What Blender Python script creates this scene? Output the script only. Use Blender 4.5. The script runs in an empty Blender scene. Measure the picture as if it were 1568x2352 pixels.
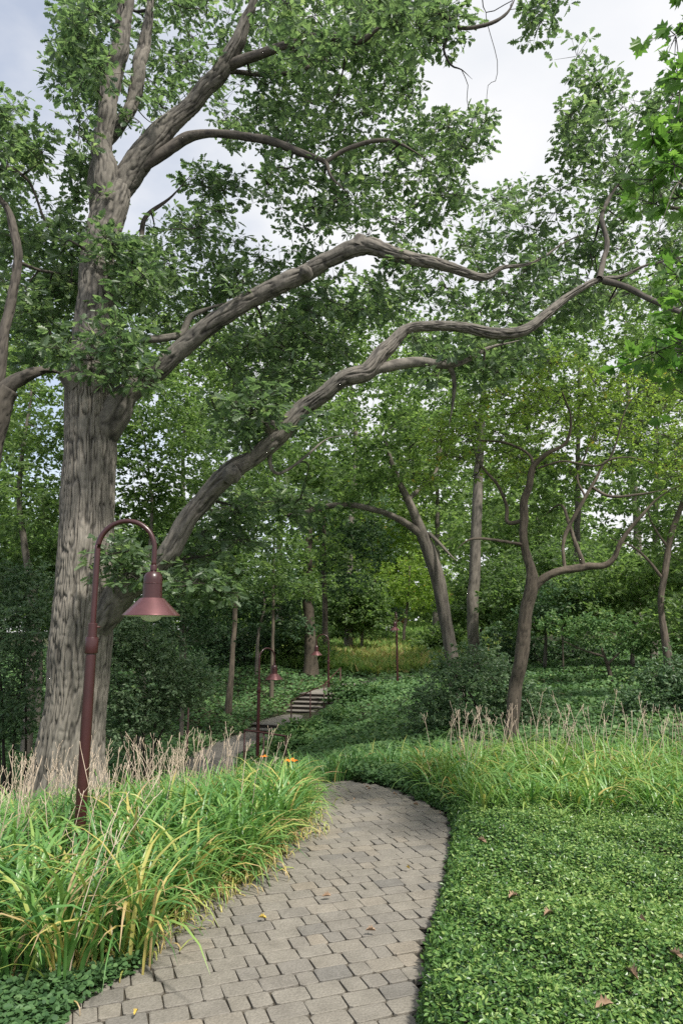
import bpy, math
import numpy as np

rng = np.random.default_rng(11)
SC = bpy.context.scene
COL = SC.collection
PI = math.pi

# ------------------------------------------------------------------ camera and picture geometry
HC = 1.65
PITCH = math.radians(10.27)
FPX = 1568.0          # focal length in the 1568 x 2352 frame used for measuring


def P(xv, yv, d):
    """point at ground distance d (world Y) seen at frame position xv, yv"""
    cx, cy = (xv - 784) / FPX, (1176 - yv) / FPX
    Y = math.cos(PITCH) - cy * math.sin(PITCH)
    Z = math.sin(PITCH) + cy * math.cos(PITCH)
    t = d / Y
    return np.array([cx * t, d, HC + Z * t])


def G(xv, yv, z=0.0):
    """point on the level z seen at xv, yv"""
    cx, cy = (xv - 784) / FPX, (1176 - yv) / FPX
    Y = math.cos(PITCH) - cy * math.sin(PITCH)
    Z = math.sin(PITCH) + cy * math.cos(PITCH)
    t = (z - HC) / Z
    return np.array([cx * t, Y * t, z])


def scale_at(yv, d):
    cy = (1176 - yv) / FPX
    Y = math.cos(PITCH) - cy * math.sin(PITCH)
    return d / Y / FPX     # metres per frame pixel


# ------------------------------------------------------------------ terrain
CTRL = np.array([
    (-1, 1, 0), (1, 1, 0), (0, 3, 0), (.5, 4.5, 0), (-.4, 4, 0), (.2, 6, 0), (1, 6, 0), (.2, 7.6, 0), (1.5, 7.8, 0), (3, 3, 0), (3, 6, 0), (6, 3, 0), (6, 6, 0),
    (-1.4, 3, 0), (-.9, 5, 0), (-.5, 7, -.02), (-2.5, 4, -.05), (-2, 6, -.14), (-3.5, 6, -.3), (-1.3, 7.6, -.2), (-3.4, 9, -.6), (-6, 6, -.5), (-8, 9, -.8),
    (-2, 10.5, -.75), (-.3, 9, -.18), (.3, 8.4, -.02), (1.2, 8.6, -.02), (-4, 17, -1.3), (-2, 16.6, -1.27), (-5, 19, -1.3), (-3.4, 19.8, -1.3), (-3, 14, -1.15),
    (-6, 14, -1.2), (-9, 17, -1.1), (-2.3, 21.4, -1.32), (-2.1, 23, -1.12), (-1.5, 24.8, -1.02), (-.8, 26.4, -.5), (-.3, 28, -.5), (.6, 29.5, -.46), (3, 33, -.1),
    (1.2, 9.8, -.12), (.5, 12, -.4), (2, 12, -.15), (-.2, 16, -.85), (2.5, 17, -.2), (.6, 21, -.6), (3.5, 24, .1), (-.2, 23, -.75),
    (0, 36, .3), (5, 38, .5), (-3, 36, .4), (0, 48, 1.0), (6, 50, 1.1), (0, 70, 2.0), (10, 70, 2.1), (0, 100, 3.0), (12, 100, 3.2), (-12, 60, 1.3),
    (-4.6, 23, -.65), (-6, 25, -.5), (-10, 26, -.3), (-8, 34, .5), (-3, 30, 0), (-15, 20, -.8), (-20, 30, 0), (-12, 12, -1),
    (3.5, 7.8, 0), (6, 8, 0), (3, 11, -.05), (5, 14, .1), (7, 18, .3), (5.5, 22, .4), (9, 26, .65), (12, 14, .2), (14, 30, .9), (20, 20, .6),
    (30, 60, 1.8), (-40, 60, 1.2), (100, 120, 1.6), (-100, 120, 1.6), (0, 140, 3.4), (20, 140, 3.4), (0, -10, 0), (10, -10, 0), (-10, -10, -.2), (100, -30, 0), (-100, -30, 0),
    (300, 400, 1.6), (-300, 400, 1.6), (0, 400, 1.6)], float)


def _rbf_setup():
    p = CTRL[:, :2]
    D = np.sqrt(((p[:, None] - p[None]) ** 2).sum(-1) + .3)
    n = len(p)
    A = np.zeros((n + 1, n + 1))
    A[:n, :n] = D
    A[:n, n] = 1
    A[n, :n] = 1
    b = np.zeros(n + 1)
    b[:n] = CTRL[:, 2]
    return np.linalg.solve(A, b)


_W = _rbf_setup()


def H(x, y):
    x, y = np.asarray(x, float), np.asarray(y, float)
    sh = x.shape
    q = np.stack([x.ravel(), y.ravel()], 1)
    out = np.empty(len(q))
    for i in range(0, len(q), 20000):
        D = np.sqrt(((q[i:i + 20000, None] - CTRL[None, :, :2]) ** 2).sum(-1) + .3)
        out[i:i + 20000] = D @ _W[:-1] + _W[-1]
    return out.reshape(sh)


def Hs(x, y):
    return float(H(np.array([x]), np.array([y]))[0])


# ------------------------------------------------------------------ mesh helpers
class MB:
    """numpy mesh collector"""

    def __init__(s):
        s.V, s.L, s.N, s.T, s.R, s.n = [], [], [], [], [], 0

    def add(s, V, loops, counts, tint=0.5, ridge=None):
        V = np.asarray(V, float).reshape(-1, 3)
        s.V.append(V)
        s.L.append(np.asarray(loops, np.int64).ravel() + s.n)
        s.N.append(np.asarray(counts, np.int64).ravel())
        s.T.append(np.broadcast_to(np.asarray(tint, float), (len(V),)).copy())
        s.R.append(np.zeros(len(V)) if ridge is None else np.asarray(ridge, float))
        s.n += len(V)

    def faces(s, V, F, tint=.5):
        s.add(V, [i for f in F for i in f], [len(f) for f in F], tint)

    def build(s, name, mat, root=None, smooth=True, origin=None, twigs=None, twig_mat=None):
        n_own = sum(len(q) for q in s.N)
        if twigs is not None and twigs.n:
            s.add(np.concatenate(twigs.V), np.concatenate(twigs.L), np.concatenate(twigs.N), np.concatenate(twigs.T))
        V = np.concatenate(s.V)
        o = np.zeros(3)
        if root is not None:
            top = root
            while '_o' not in top:
                top = top.parent
            o = np.array(top['_o'])
        elif origin is not None:
            o = np.asarray(origin, float)
        V = V - o
        L = np.concatenate(s.L)
        N = np.concatenate(s.N)
        me = bpy.data.meshes.new(name)
        me.vertices.add(len(V))
        me.vertices.foreach_set('co', V.astype(np.float32).ravel())
        me.loops.add(len(L))
        me.loops.foreach_set('vertex_index', L.astype(np.int32))
        me.polygons.add(len(N))
        st = np.concatenate([[0], np.cumsum(N)[:-1]])
        me.polygons.foreach_set('loop_start', st.astype(np.int32))
        me.update(calc_edges=True)
        me.polygons.foreach_set('use_smooth', np.full(len(N), smooth, bool))
        a = me.attributes.new('tint', 'FLOAT', 'POINT')
        a.data.foreach_set('value', np.concatenate(s.T).astype(np.float32))
        R = np.concatenate(s.R)
        if np.any(R):
            a = me.attributes.new('ridge', 'FLOAT', 'POINT')
            a.data.foreach_set('value', R.astype(np.float32))
        me.materials.append(mat)
        if len(N) > n_own:
            me.materials.append(twig_mat)
            me.polygons.foreach_set('material_index', (np.arange(len(N)) >= n_own).astype(np.int32))
        ob = bpy.data.objects.new(name, me)
        COL.objects.link(ob)
        if root is not None:
            ob.parent = root
        else:
            ob.location = o
        return ob


def thing(name, label, cat, loc, group=None):
    o = bpy.data.objects.new(name, None)
    COL.objects.link(o)
    o.location = [float(v) for v in loc]
    o.empty_display_size = .2
    o['_o'] = [float(v) for v in loc]
    o['label'] = label
    o['category'] = cat
    if group:
        o['group'] = group
    return o


def tag(o, label=None, cat=None, group=None, kind=None):
    for k, v in (('label', label), ('category', cat), ('group', group), ('kind', kind)):
        if v:
            o[k] = v
    return o


def norm(v):
    return v / np.maximum(np.linalg.norm(v, axis=-1, keepdims=True), 1e-9)


# periodic value noise
_NG = rng.random((256, 256))


def vnoise(u, v):
    u0, v0 = np.floor(u), np.floor(v)
    fu, fv = u - u0, v - v0
    fu, fv = fu * fu * (3 - 2 * fu), fv * fv * (3 - 2 * fv)
    return u0.astype(int), v0.astype(int), fu, fv


def pnoise(u, v, period, seed=0):
    """value noise, periodic in u with the given integer period"""
    iu, iv, fu, fv = vnoise(u, v)
    a, b = (iu % period + seed * 17) % 256, ((iu + 1) % period + seed * 17) % 256
    c, d = (iv + seed * 31) % 256, (iv + 1 + seed * 31) % 256
    return (_NG[a, c] * (1 - fu) + _NG[b, c] * fu) * (1 - fv) + (_NG[a, d] * (1 - fu) + _NG[b, d] * fu) * fv


def catmull(pts, step):
    pts = np.asarray(pts, float)
    if len(pts) == 2:
        n = max(2, int(np.linalg.norm(pts[1, :3] - pts[0, :3]) / step))
        t = np.linspace(0, 1, n + 1)[:, None]
        return pts[0] * (1 - t) + pts[1] * t
    e = np.vstack([2 * pts[0] - pts[1], pts, 2 * pts[-1] - pts[-2]])
    out = []
    for i in range(1, len(e) - 2):
        p0, p1, p2, p3 = e[i - 1:i + 3]
        n = max(2, int(np.linalg.norm(p2[:3] - p1[:3]) / step))
        t = np.linspace(0, 1, n, endpoint=False)[:, None]
        out.append(.5 * (2 * p1 + (p2 - p0) * t + (2 * p0 - 5 * p1 + 4 * p2 - p3) * t * t + (3 * p1 - p0 - 3 * p2 + p3) * t ** 3))
    out.append(pts[-1:])
    return np.vstack(out)


def tube(mb, pts, rad, sides=8, bark=0.0, fu=.06, fv=.34, seed=0, tint=.5, cap=True, lump=0.0):
    """tapered tube along pts (n,3); bark = depth of the furrows in metres"""
    pts = np.asarray(pts, float)
    rad = np.asarray(rad, float)
    n = len(pts)
    T = norm(np.gradient(pts, axis=0))
    ref = np.array([0, 1., 0]) if abs(T[0][1]) < .8 else np.array([1., 0, 0])
    A = np.empty((n, 3))
    a = norm(np.cross(T[0], ref))
    for i in range(n):
        a = a - T[i] * (a @ T[i])
        a = a / np.linalg.norm(a)
        A[i] = a
    B = np.cross(T, A)
    th = np.linspace(0, 2 * PI, sides, endpoint=False)
    s = np.concatenate([[0], np.cumsum(np.linalg.norm(np.diff(pts, axis=0), axis=1))])
    RR = np.repeat(rad[:, None], sides, 1)
    ridge = None
    if bark > 0:
        per = max(6, int(2 * PI * rad[0] / fu))
        U = np.broadcast_to(th / (2 * PI) * per, (n, sides))
        S = np.broadcast_to(s[:, None], (n, sides))
        warp = (pnoise(U * .5, S / .35, max(3, per // 2), seed + 3) - .5) * 1.0
        n1 = pnoise(U + warp + 0 * U, S / fv, per, seed)
        h = np.clip(np.abs(2 * n1 - 1) * 3.2, 0, 1) ** .8
        n2 = pnoise(U * 2, S / (fv * .35), per * 2, seed + 5)
        h2 = np.clip(np.abs(2 * n2 - 1) * 1.6, 0, 1)
        hh = .7 * h + .3 * h2
        big = pnoise(U * 3 / per, S / .7, 3, seed + 9) - .5
        RR = RR * (1 + lump * big) + bark * (hh - .75)
        ridge = hh.ravel()
    V = pts[:, None] + RR[:, :, None] * (np.cos(th)[None, :, None] * A[:, None] + np.sin(th)[None, :, None] * B[:, None])
    i = np.arange(n - 1)[:, None] * sides
    j = np.arange(sides)[None]
    k = (j + 1) % sides
    Q = np.stack([i + j, i + k, i + sides + k, i + sides + j], -1).reshape(-1)
    cnt = [4] * ((n - 1) * sides)
    if cap:
        Q = np.concatenate([Q, (n - 1) * sides + np.arange(sides)])
        cnt.append(sides)
    mb.add(V, Q, cnt, tint, ridge)


def sticks(mb, A, B, r0, r1, tint=.5):
    """many thin three-sided twigs at once"""
    A, B = np.asarray(A), np.asarray(B)
    N = len(A)
    if N == 0:
        return
    T = norm(B - A)
    ref = np.where(np.abs(T[:, 2:3]) < .8, np.array([[0, 0, 1.]]), np.array([[1., 0, 0]]))
    U = norm(np.cross(T, ref))
    W = np.cross(T, U)
    V = np.empty((N, 6, 3))
    for k in range(3):
        c, s_ = math.cos(k * 2.094), math.sin(k * 2.094)
        d = U * c + W * s_
        V[:, k] = A + d * r0
        V[:, k + 3] = B + d * r1
    f = np.array([0, 1, 4, 3, 1, 2, 5, 4, 2, 0, 3, 5])
    mb.add(V, (np.arange(N)[:, None] * 6 + f[None]), [4] * (3 * N), tint)


def lathe(mb, prof, c, sides=32, tint=.5):
    """prof: list of (r, z)"""
    prof = np.asarray(prof, float)
    if len(prof) > 2:
        dv = norm(np.diff(prof, axis=0))
        for k in range(len(dv) - 1):
            if dv[k] @ dv[k + 1] < .86:
                lathe(mb, prof[:k + 2], c, sides, tint)
                lathe(mb, prof[k + 1:], c, sides, tint)
                return
    th = np.linspace(0, 2 * PI, sides, endpoint=False)
    V = np.stack([c[0] + prof[:, :1] * np.cos(th), c[1] + prof[:, :1] * np.sin(th), c[2] + np.repeat(prof[:, 1:], sides, 1)], -1)
    n = len(prof)
    i = np.arange(n - 1)[:, None] * sides
    j = np.arange(sides)[None]
    k = (j + 1) % sides
    mb.add(V, np.stack([i + j, i + k, i + sides + k, i + sides + j], -1).reshape(-1), [4] * ((n - 1) * sides), tint)


def box(mb, c, size, ax=(1, 0), tint=.5, bevel=0.012):
    """bevelled box; ax = direction of its length axis in the ground plane"""
    a = np.array([ax[0], ax[1], 0.]) / math.hypot(*ax)
    b = np.array([-a[1], a[0], 0])
    z = np.array([0, 0, 1.])
    hx, hy, hz = np.array(size) / 2
    bm_v, rings = [], []
    bv = min(bevel, hx, hy, hz)
    lv = [(-hz, -bv), (-hz + bv, 0), (hz - bv, 0), (hz, -bv)]
    for zz, ins in lv:
        x, y = hx + ins, hy + ins
        e = bv if ins == 0 else bv * .6
        for sx, sy in ((-x + e, -y), (x - e, -y), (x, -y + e), (x, y - e), (x - e, y), (-x + e, y), (-x, y - e), (-x, -y + e)):
            bm_v.append(np.asarray(c) + a * sx + b * sy + z * zz)
    F = []
    for r in range(3):
        for k in range(8):
            F.append((r * 8 + k, r * 8 + (k + 1) % 8, r * 8 + 8 + (k + 1) % 8, r * 8 + 8 + k))
    F.append(tuple(range(24, 32)))
    F.append(tuple(range(7, -1, -1)))
    mb.faces(np.array(bm_v), F, tint)


# ------------------------------------------------------------------ leaf templates: x along, y across, z fold
def half(side, mid, edge):
    return mid, edge, side


def leaf_template(edge, zfold=.18, droop=.15):
    """edge: outline points (x, halfwidth) from base to tip, exclusive of both ends"""
    V = [(0, 0, 0)]
    n = len(edge)
    for x, y in edge:
        V.append((x, y, zfold * y - droop * x * x))
    V.append((1, 0, -droop))
    for x, y in reversed(edge):
        V.append((x, -y, zfold * y - droop * x * x))
    up = list(range(0, n + 2))
    lo = [0] + list(range(n + 1, 2 * n + 2))
    return np.array(V), [tuple(reversed(up)), tuple(reversed(lo))]


OAK = leaf_template([(.16, .05), (.25, .15), (.33, .09), (.45, .27), (.53, .12), (.68, .31), (.74, .15), (.88, .2)])
SIMPLE = leaf_template([(.22, .17), (.5, .24), (.8, .13)])
KITE = (np.array([(0, 0, 0), (.45, .3, .07), (1, 0, -.12), (.45, -.3, .07)]), [(0, 3, 2, 1)])
BROAD = leaf_template([(.12, .28), (.4, .4), (.75, .24)], .12, .1)
MAPLE = leaf_template([(-.08, .2), (.05, .48), (.22, .3), (.5, .62), (.52, .26), (.74, .3), (.74, .12)], .12, .22)


def place(mb, tpl, pos, X, Z, size, tint):
    V, F = tpl
    N = len(pos)
    if N == 0:
        return
    X = norm(X)
    Y = norm(np.cross(Z, X))
    Zn = np.cross(X, Y)
    size = np.broadcast_to(np.asarray(size, float), (N,))[:, None, None]
    W = pos[:, None] + size * (V[None, :, :1] * X[:, None] + V[None, :, 1:2] * Y[:, None] + V[None, :, 2:] * Zn[:, None])
    fl = np.array([i for f in F for i in f])
    mb.add(W, np.arange(N)[:, None] * len(V) + fl[None], np.tile([len(f) for f in F], N), np.repeat(np.broadcast_to(tint, (N,)), len(V)))


def leaf_clusters(mb, twigs, centers, rad, tips, per, size, tpl, upness=.9, flat=.75, tint_shift=0.0, tintvar=.22):
    """rosettes of leaves at the ends of small twigs about each centre"""
    centers = np.asarray(centers, float)
    N = len(centers)
    rad = np.broadcast_to(np.asarray(rad, float), (N,))
    d = rng.normal(size=(N, tips, 3))
    d = norm(d) * (rng.random((N, tips, 1)) ** .45)
    d[..., 2] *= flat
    tip = centers[:, None] + d * rad[:, None, None]
    if twigs is not None:
        A = np.repeat(centers[:, None], tips, 1) + d * rad[:, None, None] * .05
        sticks(twigs, A.reshape(-1, 3), tip.reshape(-1, 3), .005, .002, .5)
    ctint = rng.normal(0, .1, (N, 1, 1)) + tint_shift
    ld = norm(rng.normal(size=(N, tips, per, 3)) + d[:, :, None] * .9)
    ld[..., 2] = ld[..., 2] * .55 - .12
    nz = norm(rng.normal(size=(N, tips, per, 3)) * .62 + np.array([0, 0, upness]))
    off = ld * rng.random((N, tips, per, 1)) * size * .5
    pos = tip[:, :, None] + off
    tint = np.clip(.5 + ctint + rng.normal(0, tintvar, (N, tips, per)), 0, 1)
    sz = size * (.5 + .9 * rng.random(N * tips * per))
    place(mb, tpl, pos.reshape(-1, 3), ld.reshape(-1, 3), nz.reshape(-1, 3), sz, tint.ravel())


def in_poly(x, y, poly):
    poly = np.asarray(poly, float)
    x1, y1 = poly[:, 0], poly[:, 1]
    x2, y2 = np.roll(x1, -1), np.roll(y1, -1)
    X, Y = np.asarray(x)[..., None], np.asarray(y)[..., None]
    c = ((y1 > Y) != (y2 > Y)) & (X < (x2 - x1) * (Y - y1) / (y2 - y1 + 1e-12) + x1)
    return c.sum(-1) % 2 == 1


def sample_poly(poly, n, d0, d1, holes=()):
    """n points in the wedge of space seen through a frame outline between two distances"""
    p = np.asarray(poly, float)
    out = []
    lo, hi = p.min(0), p.max(0)
    for _ in range(60):
        if len(out) >= n:
            break
        q = lo + rng.random((n * 3, 2)) * (hi - lo)
        ok = in_poly(q[:, 0], q[:, 1], p)
        for h in holes:
            ok &= ~in_poly(q[:, 0], q[:, 1], h)
        for a in q[ok]:
            out.append(P(a[0], a[1], d0 + (d1 - d0) * rng.random()))
            if len(out) >= n:
                break
    return np.array(out)


def grow(mb, nodes, radii, centers, jit=.16, rmax=.05, sides=5, seg=.22, tint=.5, k0=.009):
    """join every cluster centre to the nearest part of the skeleton with a crooked tapering branch"""
    nodes = [np.asarray(nodes, float)]
    rr = [np.asarray(radii, float)]
    base = nodes[0]
    dmin = np.array([np.min(np.linalg.norm(base - c, axis=1)) for c in centers])
    for idx in np.argsort(dmin):
        c = centers[idx]
        allp = np.concatenate(nodes)
        allr = np.concatenate(rr)
        dv = np.linalg.norm(allp - c, axis=1)
        j = int(np.argmin(dv))
        a = allp[j]
        L = dv[j]
        if L < .12:
            continue
        n = max(3, int(L / seg) + 1)
        t = np.linspace(0, 1, n)[:, None]
        pts = a * (1 - t) + c * t
        pts += np.sin(t * PI) * np.array([0, 0, rng.normal(.0, .12) * L * .6])
        k = rng.normal(size=(n, 3)) * jit * min(L, .8)
        k[0] = 0
        k[-1] = 0
        pts = pts + k * .6
        r0 = min(allr[j] * .75, k0 + .016 * L, rmax)
        rad = r0 * (1 - t[:, 0]) + .004 * t[:, 0]
        f = catmull(np.hstack([pts, rad[:, None]]), max(.06, seg * .5))
        tube(mb, f[:, :3], np.maximum(f[:, 3], .003), sides, tint=tint)
        nodes.append(pts[1:])
        rr.append(rad[1:])
    return np.concatenate(nodes)


def trace(pts, step=.1, scale=1.0, wob=0.0, taper=False):
    """pts: (xv, yv, d, width in frame px) -> smooth centre line (n,3) and radii"""
    q = []
    for x, y, d, w in pts:
        q.append([*P(x, y, d), w / 2 * scale_at(y, d) * scale])
    f = catmull(q, step)
    c, r = f[:, :3].copy(), np.maximum(f[:, 3], .004)
    L = np.concatenate([[0], np.cumsum(np.linalg.norm(np.diff(c, axis=0), axis=1))])
    if wob > 0:
        k = np.arange(0, L[-1] + .6, .3)
        kn = rng.normal(0, 1, (len(k), 3))
        kn[:2] = 0
        w_ = np.stack([np.interp(L, k, kn[:, a]) for a in range(3)], 1)
        for _ in range(3):
            w_[1:-1] = (w_[:-2] + 2 * w_[1:-1] + w_[2:]) / 4
        c += w_ * np.minimum(.035, .3 * r + .006)[:, None] * wob
        for s0 in rng.random(max(1, int(L[-1] / .7))) * L[-1]:
            r = r * (1 + wob * rng.uniform(.03, .09) * np.exp(-((L - s0) / rng.uniform(.08, .2)) ** 2))
    if taper:
        r = r * np.interp(L / L[-1], [0, .7, 1], [1, 1, .25])
    return c, r


# ------------------------------------------------------------------ materials
def new_mat(name):
    m = bpy.data.materials.new(name)
    m.use_nodes = True
    nt = m.node_tree
    nt.nodes.clear()
    return m, nt


def nd(nt, typ, **kw):
    n = nt.nodes.new(typ)
    for k, v in kw.items():
        if k in n.inputs:
            n.inputs[k].default_value = v
        else:
            setattr(n, k, v)
    return n


def ramp(nt, fac, stops):
    r = nt.nodes.new('ShaderNodeValToRGB')
    el = r.color_ramp.elements
    while len(el) > 1:
        el.remove(el[-1])
    el[0].position, el[0].color = stops[0][0], (*stops[0][1], 1)
    for p, c in stops[1:]:
        e = el.new(p)
        e.color = (*c, 1)
    nt.links.new(fac, r.inputs[0])
    return r.outputs[0]


def leaf_mat(name, stops, trans=.35, rough=.45, spec=.5, tcol=1.25):
    m, nt = new_mat(name)
    a = nd(nt, 'ShaderNodeAttribute', attribute_name='tint')
    col = ramp(nt, a.outputs['Fac'], stops)
    p = nd(nt, 'ShaderNodeBsdfPrincipled', Roughness=rough)
    p.inputs['Specular IOR Level'].default_value = spec
    nt.links.new(col, p.inputs['Base Color'])
    t = nd(nt, 'ShaderNodeBsdfTranslucent')
    mx = nd(nt, 'ShaderNodeMix', data_type='RGBA', blend_type='MULTIPLY')
    mx.inputs[0].default_value = 1
    nt.links.new(col, mx.inputs[6])
    mx.inputs[7].default_value = (tcol * 1.05, tcol * 1.14, tcol * .68, 1)
    nt.links.new(mx.outputs[2], t.inputs['Color'])
    s = nd(nt, 'ShaderNodeMixShader')
    s.inputs[0].default_value = trans
    nt.links.new(p.outputs[0], s.inputs[1])
    nt.links.new(t.outputs[0], s.inputs[2])
    o = nd(nt, 'ShaderNodeOutputMaterial')
    nt.links.new(s.outputs[0], o.inputs[0])
    return m


def bark_mat(name, dark, light, moss=None, sc=18.0, bump=.5):
    m, nt = new_mat(name)
    tc = nd(nt, 'ShaderNodeTexCoord')
    mp = nd(nt, 'ShaderNodeMapping')
    mp.inputs['Scale'].default_value = (1, 1, .22)
    nt.links.new(tc.outputs['Object'], mp.inputs[0])
    n1 = nd(nt, 'ShaderNodeTexNoise', Scale=sc, Detail=6.0, Roughness=.65)
    nt.links.new(mp.outputs[0], n1.inputs['Vector'])
    at = nd(nt, 'ShaderNodeAttribute', attribute_name='ridge')
    n2 = nd(nt, 'ShaderNodeTexNoise', Scale=1.3, Detail=3.0)
    nt.links.new(tc.outputs['Object'], n2.inputs['Vector'])
    ad = nd(nt, 'ShaderNodeMath', operation='MULTIPLY_ADD')
    ad.inputs[1].default_value = .55
    nt.links.new(at.outputs['Fac'], ad.inputs[0])
    nm = nd(nt, 'ShaderNodeMath', operation='MULTIPLY')
    nm.inputs[1].default_value = .72
    nt.links.new(n1.outputs[0], nm.inputs[0])
    nt.links.new(nm.outputs[0], ad.inputs[2])
    mid = tuple((a + b) / 2 for a, b in zip(dark, light))
    col = ramp(nt, ad.outputs[0], [(.36, dark), (.68, mid), (.95, light)])
    mx = nd(nt, 'ShaderNodeMix', data_type='RGBA', blend_type='MULTIPLY')
    mx.inputs[0].default_value = .8
    nt.links.new(col, mx.inputs[6])
    nt.links.new(ramp(nt, n2.outputs[0], [(.3, (.62, .62, .58)), (.7, (1.15, 1.12, 1.08))]), mx.inputs[7])
    p = nd(nt, 'ShaderNodeBsdfPrincipled', Roughness=.9)
    nt.links.new(mx.outputs[2], p.inputs['Base Color'])
    b = nd(nt, 'ShaderNodeBump', Strength=bump, Distance=.02)
    nt.links.new(n1.outputs[0], b.inputs['Height'])
    nt.links.new(b.outputs[0], p.inputs['Normal'])
    o = nd(nt, 'ShaderNodeOutputMaterial')
    nt.links.new(p.outputs[0], o.inputs[0])
    return m


def noise_mat(name, stops, sc=6.0, rough=.8, bump=.3, detail=6.0, tint=None, spec=.3, fine=60.0, metallic=0.0, coat=0.0):
    m, nt = new_mat(name)
    tc = nd(nt, 'ShaderNodeTexCoord')
    n1 = nd(nt, 'ShaderNodeTexNoise', Scale=sc, Detail=detail, Roughness=.6)
    nt.links.new(tc.outputs['Object'], n1.inputs['Vector'])
    col = ramp(nt, n1.outputs[0], stops)
    n2 = nd(nt, 'ShaderNodeTexNoise', Scale=fine, Detail=4.0)
    nt.links.new(tc.outputs['Object'], n2.inputs['Vector'])
    if tint:
        a = nd(nt, 'ShaderNodeAttribute', attribute_name='tint')
        mx = nd(nt, 'ShaderNodeMix', data_type='RGBA', blend_type='MULTIPLY')
        mx.inputs[0].default_value = 1
        nt.links.new(col, mx.inputs[6])
        nt.links.new(ramp(nt, a.outputs['Fac'], tint), mx.inputs[7])
        col = mx.outputs[2]
        m3 = nd(nt, 'ShaderNodeMix', data_type='RGBA', blend_type='MULTIPLY')
        m3.inputs[0].default_value = 1
        nt.links.new(col, m3.inputs[6])
        nt.links.new(ramp(nt, n2.outputs[0], [(.3, (.8, .8, .8)), (.7, (1.15, 1.15, 1.15))]), m3.inputs[7])
        col = m3.outputs[2]
    p = nd(nt, 'ShaderNodeBsdfPrincipled', Roughness=rough, Metallic=metallic)
    p.inputs['Specular IOR Level'].default_value = spec
    p.inputs['Coat Weight'].default_value = coat
    p.inputs['Coat Roughness'].default_value = .15
    nt.links.new(col, p.inputs['Base Color'])
    if bump:
        b = nd(nt, 'ShaderNodeBump', Strength=bump, Distance=.01)
        nt.links.new(n2.outputs[0], b.inputs['Height'])
        nt.links.new(b.outputs[0], p.inputs['Normal'])
    o = nd(nt, 'ShaderNodeOutputMaterial')
    nt.links.new(p.outputs[0], o.inputs[0])
    return m


M = {}
M['oak_leaf'] = leaf_mat('oak_leaf', [(0, (.055, .094, .052)), (.45, (.105, .16, .088)), (.8, (.155, .22, .118)), (1, (.22, .28, .155))], .53, .4, .6, 1.6)
M['far_leaf'] = leaf_mat('far_leaf', [(0, (.07, .12, .05)), (.5, (.13, .2, .08)), (1, (.22, .3, .11))], .55, .5, .4, 1.45)
M['lime_leaf'] = leaf_mat('lime_leaf', [(0, (.12, .18, .045)), (.5, (.2, .29, .07)), (.96, (.28, .36, .09)), (1, (.34, .26, .06))], .58, .45, .4, 1.5)
M['maple_leaf'] = leaf_mat('maple_leaf', [(0, (.06, .14, .036)), (.6, (.115, .22, .055)), (1, (.18, .3, .075))], .52, .42, .4, 1.35)
M['dark_leaf'] = leaf_mat('dark_leaf', [(0, (.038, .08, .042)), (.5, (.088, .158, .08)), (1, (.185, .255, .145))], .38, .45, .4)
M['ivy'] = leaf_mat('ivy', [(0, (.045, .1, .04)), (.5, (.095, .185, .068)), (.85, (.15, .25, .09)), (1, (.22, .3, .11))], .3, .55, .3)
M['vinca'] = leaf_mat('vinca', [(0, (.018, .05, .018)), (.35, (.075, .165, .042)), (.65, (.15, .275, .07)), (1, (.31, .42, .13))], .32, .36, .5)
M['blade'] = leaf_mat('blade', [(0, (.06, .155, .05)), (.4, (.12, .265, .07)), (.72, (.23, .38, .105)), (.86, (.4, .43, .12)), (.93, (.54, .43, .15)), (1, (.48, .35, .2))], .34, .38, .55, 1.1)
M['meadow'] = leaf_mat('meadow', [(0, (.11, .2, .05)), (.45, (.22, .33, .1)), (.8, (.36, .38, .13)), (1, (.46, .38, .17))], .4, .6, .3)
M['stalk'] = noise_mat('stalk', [(.3, (.36, .28, .2)), (.7, (.58, .48, .38))], 3.0, .8, .1, spec=.2)
M['oak_bark'] = bark_mat('oak_bark', (.02, .018, .015), (.245, .224, .195), sc=16)
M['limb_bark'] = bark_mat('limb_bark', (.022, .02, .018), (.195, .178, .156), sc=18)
M['backlit_bark'] = bark_mat('backlit_bark', (.02, .017, .015), (.115, .1, .085), sc=18)  # darkest bark tone: backlit look of the upper limbs put into the colour
M['grey_bark'] = bark_mat('grey_bark', (.05, .043, .037), (.2, .178, .152), sc=20)
M['brown_bark'] = bark_mat('brown_bark', (.035, .028, .021), (.135, .11, .084), sc=30)
M['dark_bark'] = bark_mat('dark_bark', (.035, .028, .022), (.16, .13, .105), sc=30)
M['twig'] = bark_mat('twig', (.03, .025, .02), (.1, .085, .07), sc=40, bump=.2)
M['soil'] = noise_mat('soil', [(.3, (.028, .032, .018)), (.5, (.05, .055, .028)), (.7, (.085, .07, .045))], 3.0, .95, .8, fine=25.0)
M['joint'] = noise_mat('joint', [(.3, (.03, .026, .02)), (.7, (.075, .064, .048))], 12.0, .95, .6)
M['paver'] = noise_mat('paver', [(.3, (.172, .157, .133)), (.7, (.234, .214, .183))], 7, .8, .45, tint=[(0, (.76, .78, .82)), (.35, (.92, .92, .93)), (.7, (1.0, 1, .99)), (1, (1.1, 1.05, .99))], spec=.3, fine=90.0)
M['concrete'] = noise_mat('concrete', [(.3, (.15, .136, .12)), (.7, (.225, .203, .18))], 1.5, .85, .4, tint=[(0, (.75, .75, .75)), (1, (1.1, 1.1, 1.1))])
M['riser'] = noise_mat('riser', [(.3, (.04, .034, .028)), (.7, (.075, .062, .05))], 4.0, .9, .4)
M['maroon'] = noise_mat('maroon', [(.35, (.036, .0098, .0102)), (.65, (.05, .0138, .0142))], 5.0, .36, .05, spec=.5, coat=.2)
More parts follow.
